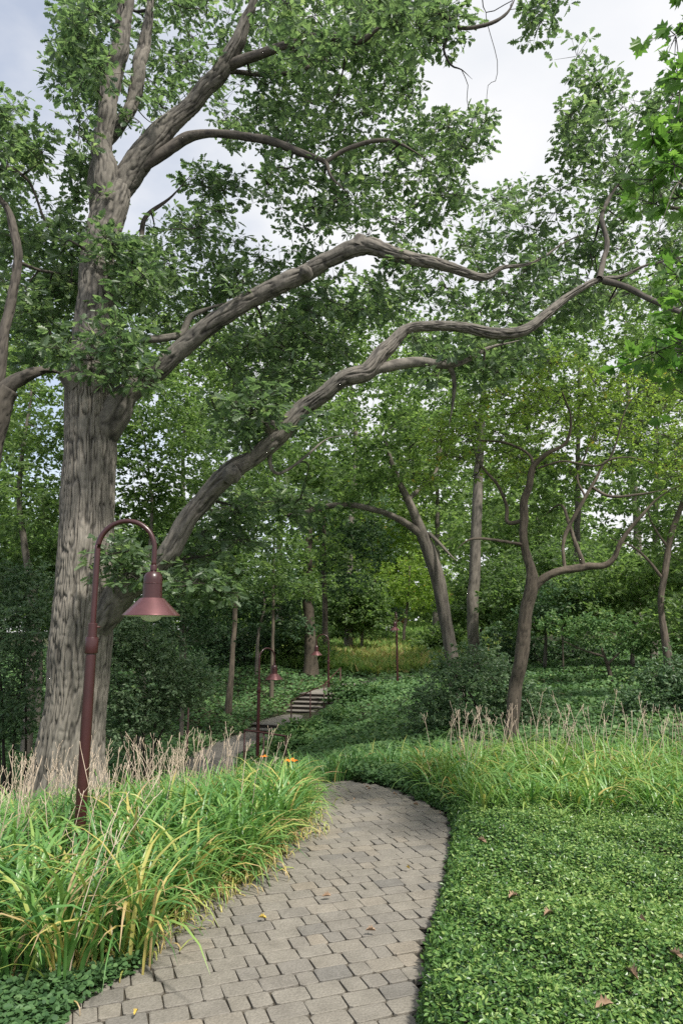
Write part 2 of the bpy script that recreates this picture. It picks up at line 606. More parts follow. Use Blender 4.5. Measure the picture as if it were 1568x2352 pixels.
M['shade_paint'] = noise_mat('shade_paint', [(.35, (.12, .048, .049)), (.65, (.15, .06, .062))], 8.0, .33, .04, spec=.6, coat=.3, metallic=.5)
M['lens'] = noise_mat('lens', [(.3, (.62, .66, .52)), (.7, (.7, .74, .6))], 4.0, .6, 0, spec=.2)
M['rail_paint'] = noise_mat('rail_paint', [(.35, (.05, .02, .018)), (.65, (.08, .03, .026))], 8.0, .45, .1)
M['dry_leaf'] = noise_mat('dry_leaf', [(.3, (.2, .125, .075)), (.7, (.36, .26, .18))], 20.0, .8, .2)
M['gold_leaf'] = noise_mat('gold_leaf', [(.3, (.4, .28, .05)), (.7, (.55, .42, .1))], 20.0, .7, .2)
M['petal'] = noise_mat('petal', [(.3, (.7, .17, .02)), (.7, (.85, .28, .03))], 12.0, .6, 0)
M['brick'] = noise_mat('brick', [(.3, (.42, .17, .09)), (.7, (.52, .24, .13))], 5.0, .85, .3)
M['siding'] = noise_mat('siding', [(.3, (.6, .58, .52)), (.7, (.72, .7, .64))], 2.0, .8, .1)
M['roofing'] = noise_mat('roofing', [(.3, (.12, .11, .1)), (.7, (.18, .16, .15))], 5.0, .85, .3)
M['window_glass'] = noise_mat('window_glass', [(.3, (.05, .06, .07)), (.7, (.08, .09, .1))], 1.0, .1, 0, spec=.6)
M['pale_stone'] = noise_mat('pale_stone', [(.3, (.55, .54, .52)), (.7, (.7, .69, .67))], 3.0, .8, .3)
M['lawn'] = leaf_mat('lawn', [(0, (.12, .24, .05)), (.5, (.2, .34, .08)), (1, (.32, .42, .14))], .3, .6, .3)

# ------------------------------------------------------------------ ground
ys = np.concatenate([np.arange(-6, 12, .16), np.arange(12, 36, .4), np.arange(36, 100, 2), np.array([105, 120, 150, 200, 300, 500, 900])])
xs_h = np.concatenate([np.arange(0, 8, .16), np.arange(8, 24, .5), np.arange(24, 80, 4), np.array([90, 130, 200, 350, 600])])
xs = np.concatenate([-xs_h[:0:-1], xs_h])
X, Y = np.meshgrid(xs, ys)
Z = np.where((np.abs(X) > 250) | (Y > 350), 1.6, H(X, Y))
mb = MB()
nx, ny = len(xs), len(ys)
i = np.arange(ny - 1)[:, None] * nx
j = np.arange(nx - 1)[None]
mb.add(np.stack([X, Y, Z - .03], -1), np.stack([i + j, i + j + 1, i + nx + j + 1, i + nx + j], -1).reshape(-1), [4] * ((nx - 1) * (ny - 1)))
tag(mb.build('ground', M['soil']), 'dark leaf-littered soil under the trees and plants', kind='structure')

# ------------------------------------------------------------------ paver path
LEFT_V = [(100, 2400), (140, 2352), (200, 2300), (260, 2250), (370, 2200), (430, 2110), (545, 2050), (640, 1990), (690, 1930), (716, 1880), (712, 1830), (706, 1780)]
RIGHT_V = [(965, 2400), (972, 2352), (985, 2200), (1025, 2050), (1042, 1920), (1030, 1868), (952, 1838), (880, 1805), (800, 1785)]
left_w = [G(*p)[:2] + np.array([-.09, .03]) for p in LEFT_V]
right_w = [G(*p)[:2] for p in RIGHT_V]
# carry the path behind the camera and, past the crest, down to the lower walk
left_w = [np.array([-1.35, 1.2]), np.array([-1.15, 2.2])] + left_w + [np.array(p) for p in ((-.75, 8.6), (-1.5, 9.6))]
right_w = [np.array([.15, 1.2]), np.array([.28, 2.2])] + right_w + [np.array(p) for p in ((-.05, 8.9), (-.6, 9.9), (-1.4, 10.8))]
PATH_POLY = np.array(left_w + [np.array([-2.4, 10.3])] + right_w[::-1])
mb = MB()
lo, hi = PATH_POLY.min(0) - .3, PATH_POLY.max(0) + .3
gx, gy = np.meshgrid(np.arange(lo[0], hi[0], .12), np.arange(lo[1], hi[1], .12))
pp_in = in_poly(gx, gy, PATH_POLY)
gz = H(gx, gy) + .002
nxx = gx.shape[1]
Fq = []
for a in range(gx.shape[0] - 1):
    for b in range(nxx - 1):
        if pp_in[a:a + 2, b:b + 2].all():
            Fq.append((a * nxx + b, a * nxx + b + 1, a * nxx + nxx + b + 1, a * nxx + nxx + b))
mb.faces(np.stack([gx, gy, gz], -1).reshape(-1, 3), Fq)
tag(mb.build('path_bed', M['joint']), 'dark gritty joints between the pavers', kind='structure')

mb = MB()
phi = math.radians(20)
ua, ub = np.array([math.cos(phi), math.sin(phi)]), np.array([-math.sin(phi), math.cos(phi)])
ROW = .13
for r in range(-40, 140):
    s = -6.0 + rng.random() * .3
    wob = rng.normal(0, .0015)
    while s < 8:
        ln = (rng.choice([.1, .178], p=[.42, .58]) + rng.normal(0, .006))
        c2 = ua * (s + ln / 2) + ub * (r * ROW + wob)
        s0, s1 = s, s + ln
        s += ln
        bow = .012 * math.sin(c2 @ ua * 1.7) + .008 * math.sin(c2 @ ua * 4.1)
        if not in_poly(np.array([c2[0]]), np.array([c2[1]]), PATH_POLY)[0]:
            continue
        g = .0036
        q = np.array([(s0 + g, -ROW / 2 + g), (s1 - g, -ROW / 2 + g), (s1 - g, ROW / 2 - g), (s0 + g, ROW / 2 - g)])
        q += rng.normal(0, .0026, (4, 2))
        ctr = q.mean(0)
        # rounded outline: cut corners
        pts = []
        for k in range(4):
            a, b, c = q[k - 1], q[k], q[(k + 1) % 4]
            e = .008 + .008 * rng.random()
            pts.append(b + (a - b) / np.linalg.norm(a - b) * e)
            pts.append(b + (c - b) / np.linalg.norm(c - b) * e)
        pts = np.array(pts)
        inn = ctr + (pts - ctr) * (1 - .006 / np.abs(q - ctr).mean())
        tilt = rng.normal(0, .007, 2)
        hz = .0135 + rng.normal(0, .001)

        def w(p, dz):
            xy = p[:, :1] * ua + (p[:, 1:] + r * ROW + wob + bow) * ub
            return np.column_stack([xy, H(xy[:, 0], xy[:, 1]) + hz + dz + (p - ctr) @ tilt])
        V = np.vstack([w(pts, -.03), w(pts, -.002), w(inn, 0)])
        F = [(k, (k + 1) % 8, 8 + (k + 1) % 8, 8 + k) for k in range(8)] + [(8 + k, 8 + (k + 1) % 8, 16 + (k + 1) % 8, 16 + k) for k in range(8)] + [tuple(range(16, 24))]
        t = np.clip(rng.normal(.62, .17), 0, 1) if rng.random() > .1 else rng.random() * .25
        mb.faces(V, F, t)
tag(mb.build('path', M['paver'], smooth=False), 'winding path of grey-tan tumbled pavers', kind='structure')

# lower walk of concrete
wl = catmull(np.array([(-1.5, 10.2, 0), (-2.2, 12.5, 0), (-2.8, 15, 0), (-3.05, 17.5, 0), (-2.8, 19.8, 0), (-2.1, 21.9, 0)], float), .3)[:, :2]
tg = norm(np.gradient(wl, axis=0))
nr = np.stack([-tg[:, 1], tg[:, 0]], 1)
mb = MB()
V = []
for k in (-.66, -.33, 0, .33, .66):
    p = wl + nr * k
    V.append(np.column_stack([p, H(p[:, 0], p[:, 1]) + .035]))
V = np.stack(V, 1)
n = len(wl)
i = np.arange(n - 1)[:, None] * 5
j = np.arange(4)[None]
mb.add(V, np.stack([i + j + 1, i + j, i + 5 + j, i + 6 + j], -1).reshape(-1), [4] * (4 * (n - 1)), .6)
tag(mb.build('lower_path', M['concrete']), 'pale concrete walk at the foot of the steps', kind='structure')

# ------------------------------------------------------------------ stairs
SU = norm(np.array([.30, .954]))
SV = np.array([SU[1], -SU[0]])
S0 = np.array([-2.0, 21.65])
stairs = thing('garden_stairs', 'weathered concrete garden steps with a landing climbing the ivy bank', 'stairs', (S0[0], S0[1], -1.3))


def slab(name, s0, s1, z, w=1.95, t=.16, tint=.6):
    c = S0 + SU * (s0 + s1) / 2
    m_ = MB()
    box(m_, (c[0], c[1], z - t / 2 - .035), (s1 - s0, w, t - .035), SU, tint)
    body = m_.build(name, M['riser'], stairs, smooth=False)
    m_ = MB()
    c2 = c - SU * .02
    box(m_, (c2[0], c2[1], z - .017), (s1 - s0 + .04, w + .03, .034), SU, tint, .008)
    m_.build('tread', M['concrete'], body, smooth=False)
    return body


zz = -1.3
slab('step', 0, .42, zz + .12)
slab('landing', .35 + .003, 3.25, zz + .24, tint=.75)
for k in range(4):
    slab('step', 3.2 + .35 * k, 3.2 + .35 * (k + 1) + .05, zz + .24 + .12 * (k + 1), tint=.55 + .1 * (k % 2))
slab('landing', 3.2 + 1.4, 8.0, zz + .84, tint=.8)
m_ = MB()
tp = catmull(np.array([(.25, 29.2, 0), (1.4, 30.6, 0), (3.5, 31.8, 0), (7, 32.6, 0)], float), .4)[:, :2]
tg = norm(np.gradient(tp, axis=0))
nr = np.stack([-tg[:, 1], tg[:, 0]], 1)
V = np.stack([np.column_stack([tp + nr * k, np.maximum(H((tp + nr * k)[:, 0], (tp + nr * k)[:, 1]) + .05, -.45)]) for k in (-.7, .7)], 1)
n = len(tp)
i = np.arange(n - 1) * 2
m_.add(V, np.stack([i, i + 2, i + 3, i + 1], -1).reshape(-1), [4] * (n - 1), .7)
tag(m_.build('upper_path', M['concrete']), 'concrete walk curving away above the steps', kind='structure')


def stair_z(s):
    if s < 0: return -1.3
    if s < .35: return -1.18
    if s < 3.2: return -1.06
    return min(-.46, -1.06 + .12 * (int((s - 3.2) / .35) + 1))


# handrail up the stairs
hr = thing('handrail', 'thin dark metal handrail climbing the right side of the steps', 'railing', (S0[0] + .7, S0[1], -1.3))
tops = []
for s, h in ((.2, .85), (1.9, .9), (3.3, .88), (5.2, .9)):
    p = S0 + SU * s + SV * .42
    z0 = stair_z(s)
    m_ = MB()
    tube(m_, [(p[0], p[1], z0 - .02), (p[0], p[1], z0 + h)], [.02, .02], 8)
    m_.build('post', M['rail_paint'], hr)
    tops.append((p[0], p[1], z0 + h + .01))
m_ = MB()
tp = catmull(np.array(tops), .2)
tube(m_, np.array(tops), [.021] * len(tops), 8)
m_.build('rail', M['rail_paint'], hr)

lr = thing('handrail', 'short low metal railing at the base of the middle lamp post', 'railing', (*P(606, 1732, 16.3)[:2], -1.25))
pp = [P(562, 1677, 16.2), P(606, 1683, 15.9), P(657, 1691, 15.5)]
for p in pp:
    m_ = MB()
    tube(m_, [(p[0], p[1], Hs(p[0], p[1]) - .05), p], [.02, .02], 8)
    m_.build('post', M['rail_paint'], lr)
m_ = MB()
tube(m_, pp, [.022] * 3, 8)
m_.build('rail', M['rail_paint'], lr)

# ------------------------------------------------------------------ lamps


def make_lamp():
    r = thing('street_lamp', 'large maroon gooseneck lamp rising from the daylilies beside the big oak', 'lamp', (0, 0, 0))
    r['_o'] = [0, 0, 0]
    m_ = MB()
    lathe(m_, [(.043, -.3), (.042, .4), (.0405, 1.0), (.039, 1.62)], (0, 0, 0), 24)
    m_.build('pole', M['maroon'], r)
    m_ = MB()
    lathe(m_, [(.041, 1.60), (.047, 1.604), (.05, 1.612), (.05, 1.715), (.047, 1.724), (.035, 1.726), (.035, 1.825), (.031, 1.829), (.02, 1.83)], (0, 0, 0), 24)
    m_.build('sleeve', M['maroon'], r)
    m_ = MB()
    tube(m_, [(.03, 0, 1.80), (.058, 0, 1.80)], [.008, .007], 8)
    m_.build('bolt', M['rail_paint'], r)
    m_ = MB()
    a = np.linspace(PI, 0, 24)
    R, zc = .222, 2.40
    pts = [(0, 0, 1.80), (0, 0, 2.1)] + [(R + R * math.cos(t), 0, zc + R * math.sin(t)) for t in a] + [(2 * R, 0, 2.26)]
    f = catmull(np.array(pts), .03)
    tube(m_, f, np.interp(f[:, 0], [0, .1], [.0225, .0195]), 16)
    m_.build('arm', M['maroon'], r)
    m_ = MB()
    cx = 2 * R
    lathe(m_, [(0, 2.275), (.024, 2.275), (.026, 2.27), (.026, 2.235), (.021, 2.23), (.024, 2.225), (.045, 2.22), (.06, 2.205), (.07, 2.18), (.072, 2.16), (.072, 2.135), (.075, 2.133), (.075, 2.128), (.073, 2.126), (.075, 2.02)], (cx, 0, 0), 40)
    m_.build('lamp_housing', M['maroon'], r)
    m_ = MB()
    lathe(m_, [(.073, 2.021), (.092, 2.019), (.096, 2.014), (.21, 1.897), (.216, 1.888), (.216, 1.884), (.21, 1.884)], (cx, 0, 0), 64)
    sh = m_.build('lamp_shade', M['shade_paint'], r)
    m_ = MB()
    lathe(m_, [(.209, 1.884), (.20, 1.893), (.15, 1.90), (.085, 1.895)], (cx, 0, 0), 48)
    rf = m_.build('reflector', M['lens'], r)
    m_ = MB()
    lathe(m_, [(.09, 1.90), (.085, 1.885), (.07, 1.862), (.045, 1.848), (.02, 1.842), (0, 1.84)], (cx, 0, 0), 32)
    m_.build('lens', M['lens'], r)
    return r


def copy_tree(o, parent=None):
    c = o.copy()
    COL.objects.link(c)
    c.parent = parent
    for ch in list(o.children):
        copy_tree(ch, c)
    return c


lamp = make_lamp()
LAMPS = [(203, 1600, 5.3, 0, None), (592, 1700, 16.6, 42, 'maroon gooseneck lamp beside the low railing at the foot of the steps'),
         (754, 1600, 25.2, 172, 'slender maroon gooseneck lamp beside the top of the steps'), (912, 1545, 28.0, 95, 'thin dark lamp post alone in the ground cover below the brown meadow')]
for k, (xv, yv, d, rz, lab) in enumerate(LAMPS):
    p = P(xv, yv, d)
    o = lamp if k == 0 else copy_tree(lamp)
    z = (-.085, -1.27, -.93, -.02)[k]
    o.location = (p[0], p[1], z)
    o.rotation_euler = (0, 0, math.radians(rz))
    if lab:
        o['label'] = lab
    o['group'] = 'gooseneck lamps along the walk'

# ------------------------------------------------------------------ the big oak
BK = dict(bark=.02)


def limb(root, name, pts, sides=40, step=.03, bark=.024, mat='oak_bark', seed=0, lump=.14, fu=.042, fv=.2, scale=.73, taper=True, wob=.6):
    if name == 'trunk':
        scale, taper, wob = .95, False, .15
    c, r = trace(pts, step, scale, wob, taper)
    m_ = MB()
    tube(m_, c, r, sides, bark=bark, seed=seed, lump=lump, fu=fu, fv=fv)
    m_.build(name, M[mat], root)
    return c, r


oak_base = P(160, 1790, 9.0)
OAKLOC = (oak_base[0], 9.0, Hs(oak_base[0], 9.0))
oak = thing('oak_tree', 'massive old oak with deeply furrowed grey trunk forking beside the front lamp', 'tree', OAKLOC)
SK = []
SK.append(limb(oak, 'trunk', [(140, 1905, 9, 260), (150, 1830, 9, 205), (160, 1740, 9, 166), (175, 1600, 9, 142), (187, 1440, 9, 140), (195, 1300, 9, 128), (203, 1150, 9, 122), (207, 1000, 9, 118), (207, 900, 9, 112),
                               (210, 830, 9, 90), (213, 790, 9.02, 60)], 320, .018, .04, seed=1, lump=.12, fu=.068, fv=.3))
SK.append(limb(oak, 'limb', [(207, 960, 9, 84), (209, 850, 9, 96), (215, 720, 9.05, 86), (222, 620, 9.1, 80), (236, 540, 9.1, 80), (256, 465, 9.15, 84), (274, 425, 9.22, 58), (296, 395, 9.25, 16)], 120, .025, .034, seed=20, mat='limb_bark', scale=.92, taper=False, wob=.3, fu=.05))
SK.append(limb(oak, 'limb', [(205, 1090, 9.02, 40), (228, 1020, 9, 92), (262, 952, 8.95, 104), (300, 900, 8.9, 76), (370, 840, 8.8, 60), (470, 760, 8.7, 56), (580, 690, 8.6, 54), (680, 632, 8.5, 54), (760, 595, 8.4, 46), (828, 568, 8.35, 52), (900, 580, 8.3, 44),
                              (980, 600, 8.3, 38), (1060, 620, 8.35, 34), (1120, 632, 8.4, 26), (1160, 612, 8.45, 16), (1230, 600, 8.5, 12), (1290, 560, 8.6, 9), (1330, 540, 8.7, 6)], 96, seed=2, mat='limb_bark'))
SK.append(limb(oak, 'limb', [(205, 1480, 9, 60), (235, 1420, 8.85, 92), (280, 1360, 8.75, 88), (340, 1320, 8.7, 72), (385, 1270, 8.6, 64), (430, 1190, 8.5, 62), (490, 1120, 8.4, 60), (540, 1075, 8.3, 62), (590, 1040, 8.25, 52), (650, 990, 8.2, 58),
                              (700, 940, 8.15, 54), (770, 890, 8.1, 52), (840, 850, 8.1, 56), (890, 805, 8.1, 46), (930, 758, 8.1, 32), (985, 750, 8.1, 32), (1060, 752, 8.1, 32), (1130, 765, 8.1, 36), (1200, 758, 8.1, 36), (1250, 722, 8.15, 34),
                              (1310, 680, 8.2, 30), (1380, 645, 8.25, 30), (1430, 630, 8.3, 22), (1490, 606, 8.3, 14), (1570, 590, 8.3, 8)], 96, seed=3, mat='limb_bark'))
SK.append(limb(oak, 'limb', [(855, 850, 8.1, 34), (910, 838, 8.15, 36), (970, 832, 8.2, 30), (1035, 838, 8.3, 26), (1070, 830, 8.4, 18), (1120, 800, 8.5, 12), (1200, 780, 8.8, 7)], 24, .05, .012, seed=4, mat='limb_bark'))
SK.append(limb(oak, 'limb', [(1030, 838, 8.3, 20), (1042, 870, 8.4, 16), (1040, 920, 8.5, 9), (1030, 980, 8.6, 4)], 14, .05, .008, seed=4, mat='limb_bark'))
SK.append(limb(oak, 'limb', [(1375, 640, 8.25, 20), (1385, 600, 8.4, 16), (1395, 560, 8.5, 15), (1380, 500, 8.7, 13), (1400, 450, 8.9, 12), (1440, 400, 9.1, 8)], 16, .05, .008, seed=5, mat='backlit_bark'))
SK.append(limb(oak, 'limb', [(1385, 645, 8.25, 22), (1440, 660, 8.1, 19), (1500, 690, 7.9, 17), (1570, 722, 7.7, 16), (1680, 760, 7.5, 10)], 18, .05, .01, seed=6, mat='backlit_bark'))
SK.append(limb(oak, 'limb', [(262, 510, 9.1, 50), (250, 420, 9.1, 76), (238, 330, 9.1, 60), (246, 240, 9.1, 52), (262, 160, 9.1, 58), (276, 80, 9.1, 50), (284, 0, 9.1, 46), (292, -150, 9.1, 36), (285, -320, 9, 20)], 96, seed=7, mat='limb_bark'))
SK.append(limb(oak, 'limb', [(258, 480, 9.2, 56), (288, 412, 9.25, 84), (345, 338, 9.2, 74), (400, 275, 9.15, 58), (460, 215, 9.1, 54), (510, 155, 9, 52), (545, 100, 8.9, 44), (568, 50, 8.8, 40), (585, 0, 8.7, 32), (610, -120, 8.6, 20)], 96, seed=8, mat='limb_bark'))
SK.append(limb(oak, 'limb', [(232, 560, 9.2, 40), (224, 460, 9.4, 48), (226, 380, 9.6, 38), (246, 330, 9.7, 32), (290, 270, 9.8, 38), (312, 200, 9.9, 42), (326, 130, 9.9, 40), (340, 40, 9.9, 34), (360, -100, 9.9, 20)], 72, seed=9, mat='limb_bark'))
SK.append(limb(oak, 'limb', [(525, 150, 9, 34), (580, 130, 8.9, 30), (640, 108, 8.8, 27), (700, 95, 8.7, 27), (760, 88, 8.6, 25), (830, 90, 8.5, 24), (880, 60, 8.4, 12), (940, 40, 8.4, 7)], 24, .05, .012, seed=10, mat='backlit_bark'))
SK.append(limb(oak, 'limb', [(330, 385, 9.2, 30), (375, 352, 9.15, 36), (425, 318, 9.1, 34), (480, 305, 9, 24), (560, 312, 8.9, 25), (640, 330, 8.8, 25), (700, 352, 8.7, 22), (745, 372, 8.6, 20), (760, 405, 8.55, 17), (800, 445, 8.5, 10)], 24, .05, .01, seed=11, mat='backlit_bark'))
SK.append(limb(oak, 'limb', [(748, 372, 8.6, 14), (790, 345, 8.6, 13), (850, 325, 8.6, 13), (900, 325, 8.6, 12), (945, 345, 8.6, 7), (1000, 380, 8.7, 5)], 12, .06, .006, seed=12, mat='backlit_bark'))
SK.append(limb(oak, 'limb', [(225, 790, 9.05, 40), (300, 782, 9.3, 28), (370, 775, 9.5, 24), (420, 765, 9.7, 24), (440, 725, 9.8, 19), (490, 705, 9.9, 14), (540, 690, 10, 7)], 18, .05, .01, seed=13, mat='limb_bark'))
SK.append(limb(oak, 'limb', [(505, 165, 9.05, 18), (550, 165, 9.3, 15), (620, 172, 9.6, 13), (690, 165, 9.8, 12), (750, 125, 9.9, 10), (810, 140, 10, 6)], 12, .06, .006, seed=14, mat='backlit_bark'))
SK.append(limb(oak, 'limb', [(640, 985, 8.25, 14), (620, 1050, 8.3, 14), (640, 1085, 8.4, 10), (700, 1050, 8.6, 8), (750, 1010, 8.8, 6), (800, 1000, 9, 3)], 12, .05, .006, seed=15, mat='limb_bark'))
SK.append(limb(oak, 'limb', [(1010, 20, 8.4, 22), (1050, 62, 8.4, 13), (1110, 58, 8.4, 12), (1160, 30, 8.4, 9), (1190, -20, 8.4, 7)], 12, .05, .006, seed=16, mat='backlit_bark'))
SK.append(limb(oak, 'limb', [(600, -130, 8.6, 18), (800, -110, 8.5, 26), (950, -60, 8.4, 24), (1015, 25, 8.4, 20)], 14, .05, .01, seed=17, mat='backlit_bark'))
SK.append(limb(oak, 'limb', [(1030, 45, 8.4, 9), (1028, 80, 8.4, 8), (1018, 115, 8.4, 8), (1036, 150, 8.4, 6), (1060, 160, 8.4, 5), (1084, 182, 8.4, 3)], 8, .05, 0, seed=18, mat='backlit_bark'))
SK.append(limb(oak, 'limb', [(240, 610, 9.15, 22), (290, 600, 9.4, 18), (322, 565, 9.6, 16), (335, 500, 9.7, 14), (395, 450, 9.8, 9), (440, 400, 9.8, 6)], 10, .05, .004, seed=19, mat='backlit_bark'))

for xv, yv, d_, w_, dx, dz, dy in ((828, 548, 8.3, 26, .02, .05, -.02), (533, 1082, 8.12, 30, .01, .02, -.06), (622, 978, 8.08, 24, -.01, .03, -.06), (158, 862, 8.72, 40, -.06, .06, -.05), (700, 622, 8.33, 22, -.01, -.01, -.06)):
    p0 = P(xv, yv, d_)
    r0 = w_ / 2 * scale_at(yv, d_)
    dv = np.array([dx, dy, dz])
    m_ = MB()
    tube(m_, [p0 - dv * 1.6, p0, p0 + dv * .5, p0 + dv * .85, p0 + dv * .8, p0 + dv * .45], [r0 * 1.5, r0 * 1.15, r0, r0 * .8, r0 * .5, r0 * .3], 18, bark=.012, fu=.03, fv=.05, seed=int(xv) % 40)
    m_.build('knot', M['limb_bark'], oak)
main = [q for q in SK if q[0][0][0] < 1.05 or q[0][0][2] < 6.4]
nodes = np.concatenate([a[::6] for a, _ in main])
rads = np.concatenate([b[::6] for _, b in main])
GAP1 = [(335, 540), (330, 470), (360, 400), (440, 345), (540, 340), (600, 380), (615, 460), (590, 540), (545, 545), (500, 470), (440, 455), (390, 480), (360, 540)]
A3 = [(600, -60), (990, -60), (1010, 40), (960, 100), (930, 200), (980, 270), (1050, 230), (1080, 250), (1130, 280), (1125, 330), (1080, 370), (1110, 420), (1060, 480), (1000, 520), (900, 560), (820, 540), (700, 560), (625, 500), (600, 440), (560, 330), (470, 260), (560, 160)]
regions = [
    ([(165, -40), (130, 110), (140, 200), (170, 290), (190, 340), (235, 330), (240, 200), (255, 60), (280, -40)], 62, 8.2, 10.5),
    ([(300, -60), (560, -60), (520, 120), (430, 240), (330, 330), (300, 260), (310, 150)], 55, 9.6, 12.5),
    (A3, 300, 8.7, 13),
    ([(600, -60), (1000, -60), (960, 80), (700, 150), (600, 60)], 30, 7, 9),
    ([(1210, -40), (1268, -20), (1265, 50), (1215, 60)], 7, 8.2, 8.8),
    ([(985, 20), (1060, 30), (1050, 110), (1000, 140), (960, 80)], 9, 8.2, 8.8),
    ([(385, 400), (470, 380), (550, 395), (555, 440), (500, 450)], 10, 9.8, 10.6),
    ([(330, 560), (430, 470), (540, 470), (600, 560), (820, 560), (760, 590), (640, 640), (520, 720), (400, 800), (300, 780), (260, 700), (250, 560)], 85, 9.4, 13),
    ([(150, 760), (260, 730), (370, 840), (330, 880), (230, 850), (150, 830)], 20, 7.9, 8.7),
    ([(120, 560), (200, 520), (230, 640), (170, 720), (110, 700)], 16, 8.8, 10.5),
    ([(230, 500), (330, 560), (380, 640), (330, 720), (265, 700), (240, 600)], 22, 8.4, 9.5),
    ([(840, 620), (1000, 560), (1150, 420), (1240, 430), (1400, 400), (1600, 420), (1600, 720), (1400, 690), (1250, 740), (1150, 690), (1100, 730), (950, 720), (820, 700)], 150, 8.8, 14),
    ([(1320, 125), (1350, 145), (1400, 195), (1440, 205), (1480, 220), (1600, 220), (1600, 420), (1400, 430), (1310, 400), (1310, 330), (1265, 280), (1258, 200), (1300, 180)], 46, 8.6, 10.5),
    ([(450, 830), (620, 680), (800, 620), (900, 700), (800, 820), (650, 930), (520, 1000)], 110, 9, 12.5),
    ([(530, 920), (620, 900), (630, 990), (560, 1020)], 9, 7.8, 8.2),
    ([(940, 730), (1250, 740), (1180, 860), (1050, 900), (940, 830)], 30, 8.4, 10.5),
    ([(430, 1200), (540, 1130), (700, 1120), (720, 1190), (540, 1250), (470, 1270)], 26, 8.75, 9.6),
    ([(245, 1240), (345, 1240), (350, 1330), (260, 1340)], 10, 8.1, 8.6),
    ([(430, 1280), (520, 1250), (520, 1340), (420, 1400)], 10, 8.2, 8.8),
]
crown = MB()
tw = MB()
cent = []
for poly, n, d0, d1 in regions:
    hs = [GAP1] if d0 > 8.5 and n > 20 else []
    cent.append(sample_poly(poly, n, d0, d1, hs))
cent = np.concatenate(cent)
near = cent[cent[:, 1] < 10.2]
pick = np.concatenate([near[rng.permutation(len(near))[:80]], cent[rng.permutation(len(cent))[:50]]])
nodes_b = grow(tw, nodes, rads, pick, jit=.3, rmax=.042, seg=.28, k0=.018)
high = [q for q in SK if not any(q is m for m in main)]
nodes_c = np.concatenate([nodes, nodes_b] + [a[::6] for a, _ in high])
grow(tw, nodes_c, np.concatenate([rads, np.full(len(nodes_b), .014)] + [b[::6] for _, b in high]), cent)
leaf_clusters(crown, tw, cent, .36, 9, 6, .122, OAK)
sp = []
for c_, r_ in SK[1:5] + SK[9:12]:
    for k in rng.integers(int(len(c_) * .25), len(c_), 4):
        dv = norm(rng.normal(size=3)) * np.array([1, .8, 1])
        sp.append(c_[k] + dv * (r_[k] + .14))
sp = np.array(sp)
grow(tw, nodes, rads, sp)
leaf_clusters(crown, tw, sp, .2, 6, 6, .12, OAK)
crown.build('crown', M['oak_leaf'], oak, smooth=False, twigs=tw, twig_mat=M['twig'])

# ------------------------------------------------------------------ second oak at the left edge
lo_base = P(-75, 1700, 8.6)
oak2 = thing('oak_tree', 'dark curving oak leaning in from beyond the left edge of the view', 'tree', (lo_base[0], 8.6, Hs(lo_base[0], 8.6)))
S2 = []
S2.append(limb(oak2, 'trunk', [(-105, 1850, 8.6, 150), (-95, 1600, 8.6, 110), (-70, 1250, 8.6, 92), (-40, 1050, 8.6, 84), (-8, 930, 8.6, 74), (15, 890, 8.6, 60)], 48, seed=21, mat='backlit_bark'))
S2.append(limb(oak2, 'limb', [(-10, 920, 8.6, 60), (30, 880, 8.6, 46), (75, 855, 8.7, 34), (110, 848, 8.8, 22), (150, 860, 8.9, 12)], 28, .04, seed=22, mat='backlit_bark'))
S2.append(limb(oak2, 'limb', [(-25, 960, 8.6, 50), (-5, 860, 8.6, 34), (10, 760, 8.6, 30), (28, 680, 8.6, 28), (42, 610, 8.6, 26), (35, 540, 8.6, 24), (15, 480, 8.6, 24), (-10, 440, 8.6, 20), (-40, 380, 8.6, 14)], 28, .04, seed=23, mat='backlit_bark'))
S2.append(limb(oak2, 'limb', [(-40, 420, 8.6, 22), (0, 390, 8.7, 20), (20, 385, 8.7, 16), (70, 420, 8.9, 9), (110, 520, 9.2, 7), (160, 560, 9.4, 5)], 12, .05, .006, seed=24, mat='backlit_bark'))
S2.append(limb(oak2, 'limb', [(40, 600, 8.6, 12), (90, 620, 9, 9), (150, 630, 9.4, 7), (165, 640, 9.5, 4)], 10, .05, .004, seed=25, mat='backlit_bark'))
nodes2 = np.concatenate([a[::4] for a, _ in S2])
rads2 = np.concatenate([b[::4] for _, b in S2])
crown, tw = MB(), MB()
cent = np.concatenate([
    sample_poly([(-60, 215), (30, 235), (70, 270), (115, 330), (95, 380), (60, 420), (-60, 430)], 32, 8.3, 10),
    sample_poly([(-60, 430), (60, 420), (110, 460), (190, 500), (200, 580), (150, 720), (60, 760), (-60, 760)], 62, 9, 12.5),
    sample_poly([(60, 680), (180, 620), (260, 760), (200, 830), (40, 830)], 24, 9.2, 11),
    sample_poly([(150, 400), (210, 320), (230, 430), (200, 500)], 10, 9.5, 11)])
grow(tw, nodes2, rads2, cent)
leaf_clusters(crown, tw, cent, .36, 8, 7, .125, OAK, tint_shift=.08)
crown.build('crown', M['oak_leaf'], oak2, smooth=False, twigs=tw, twig_mat=M['twig'])

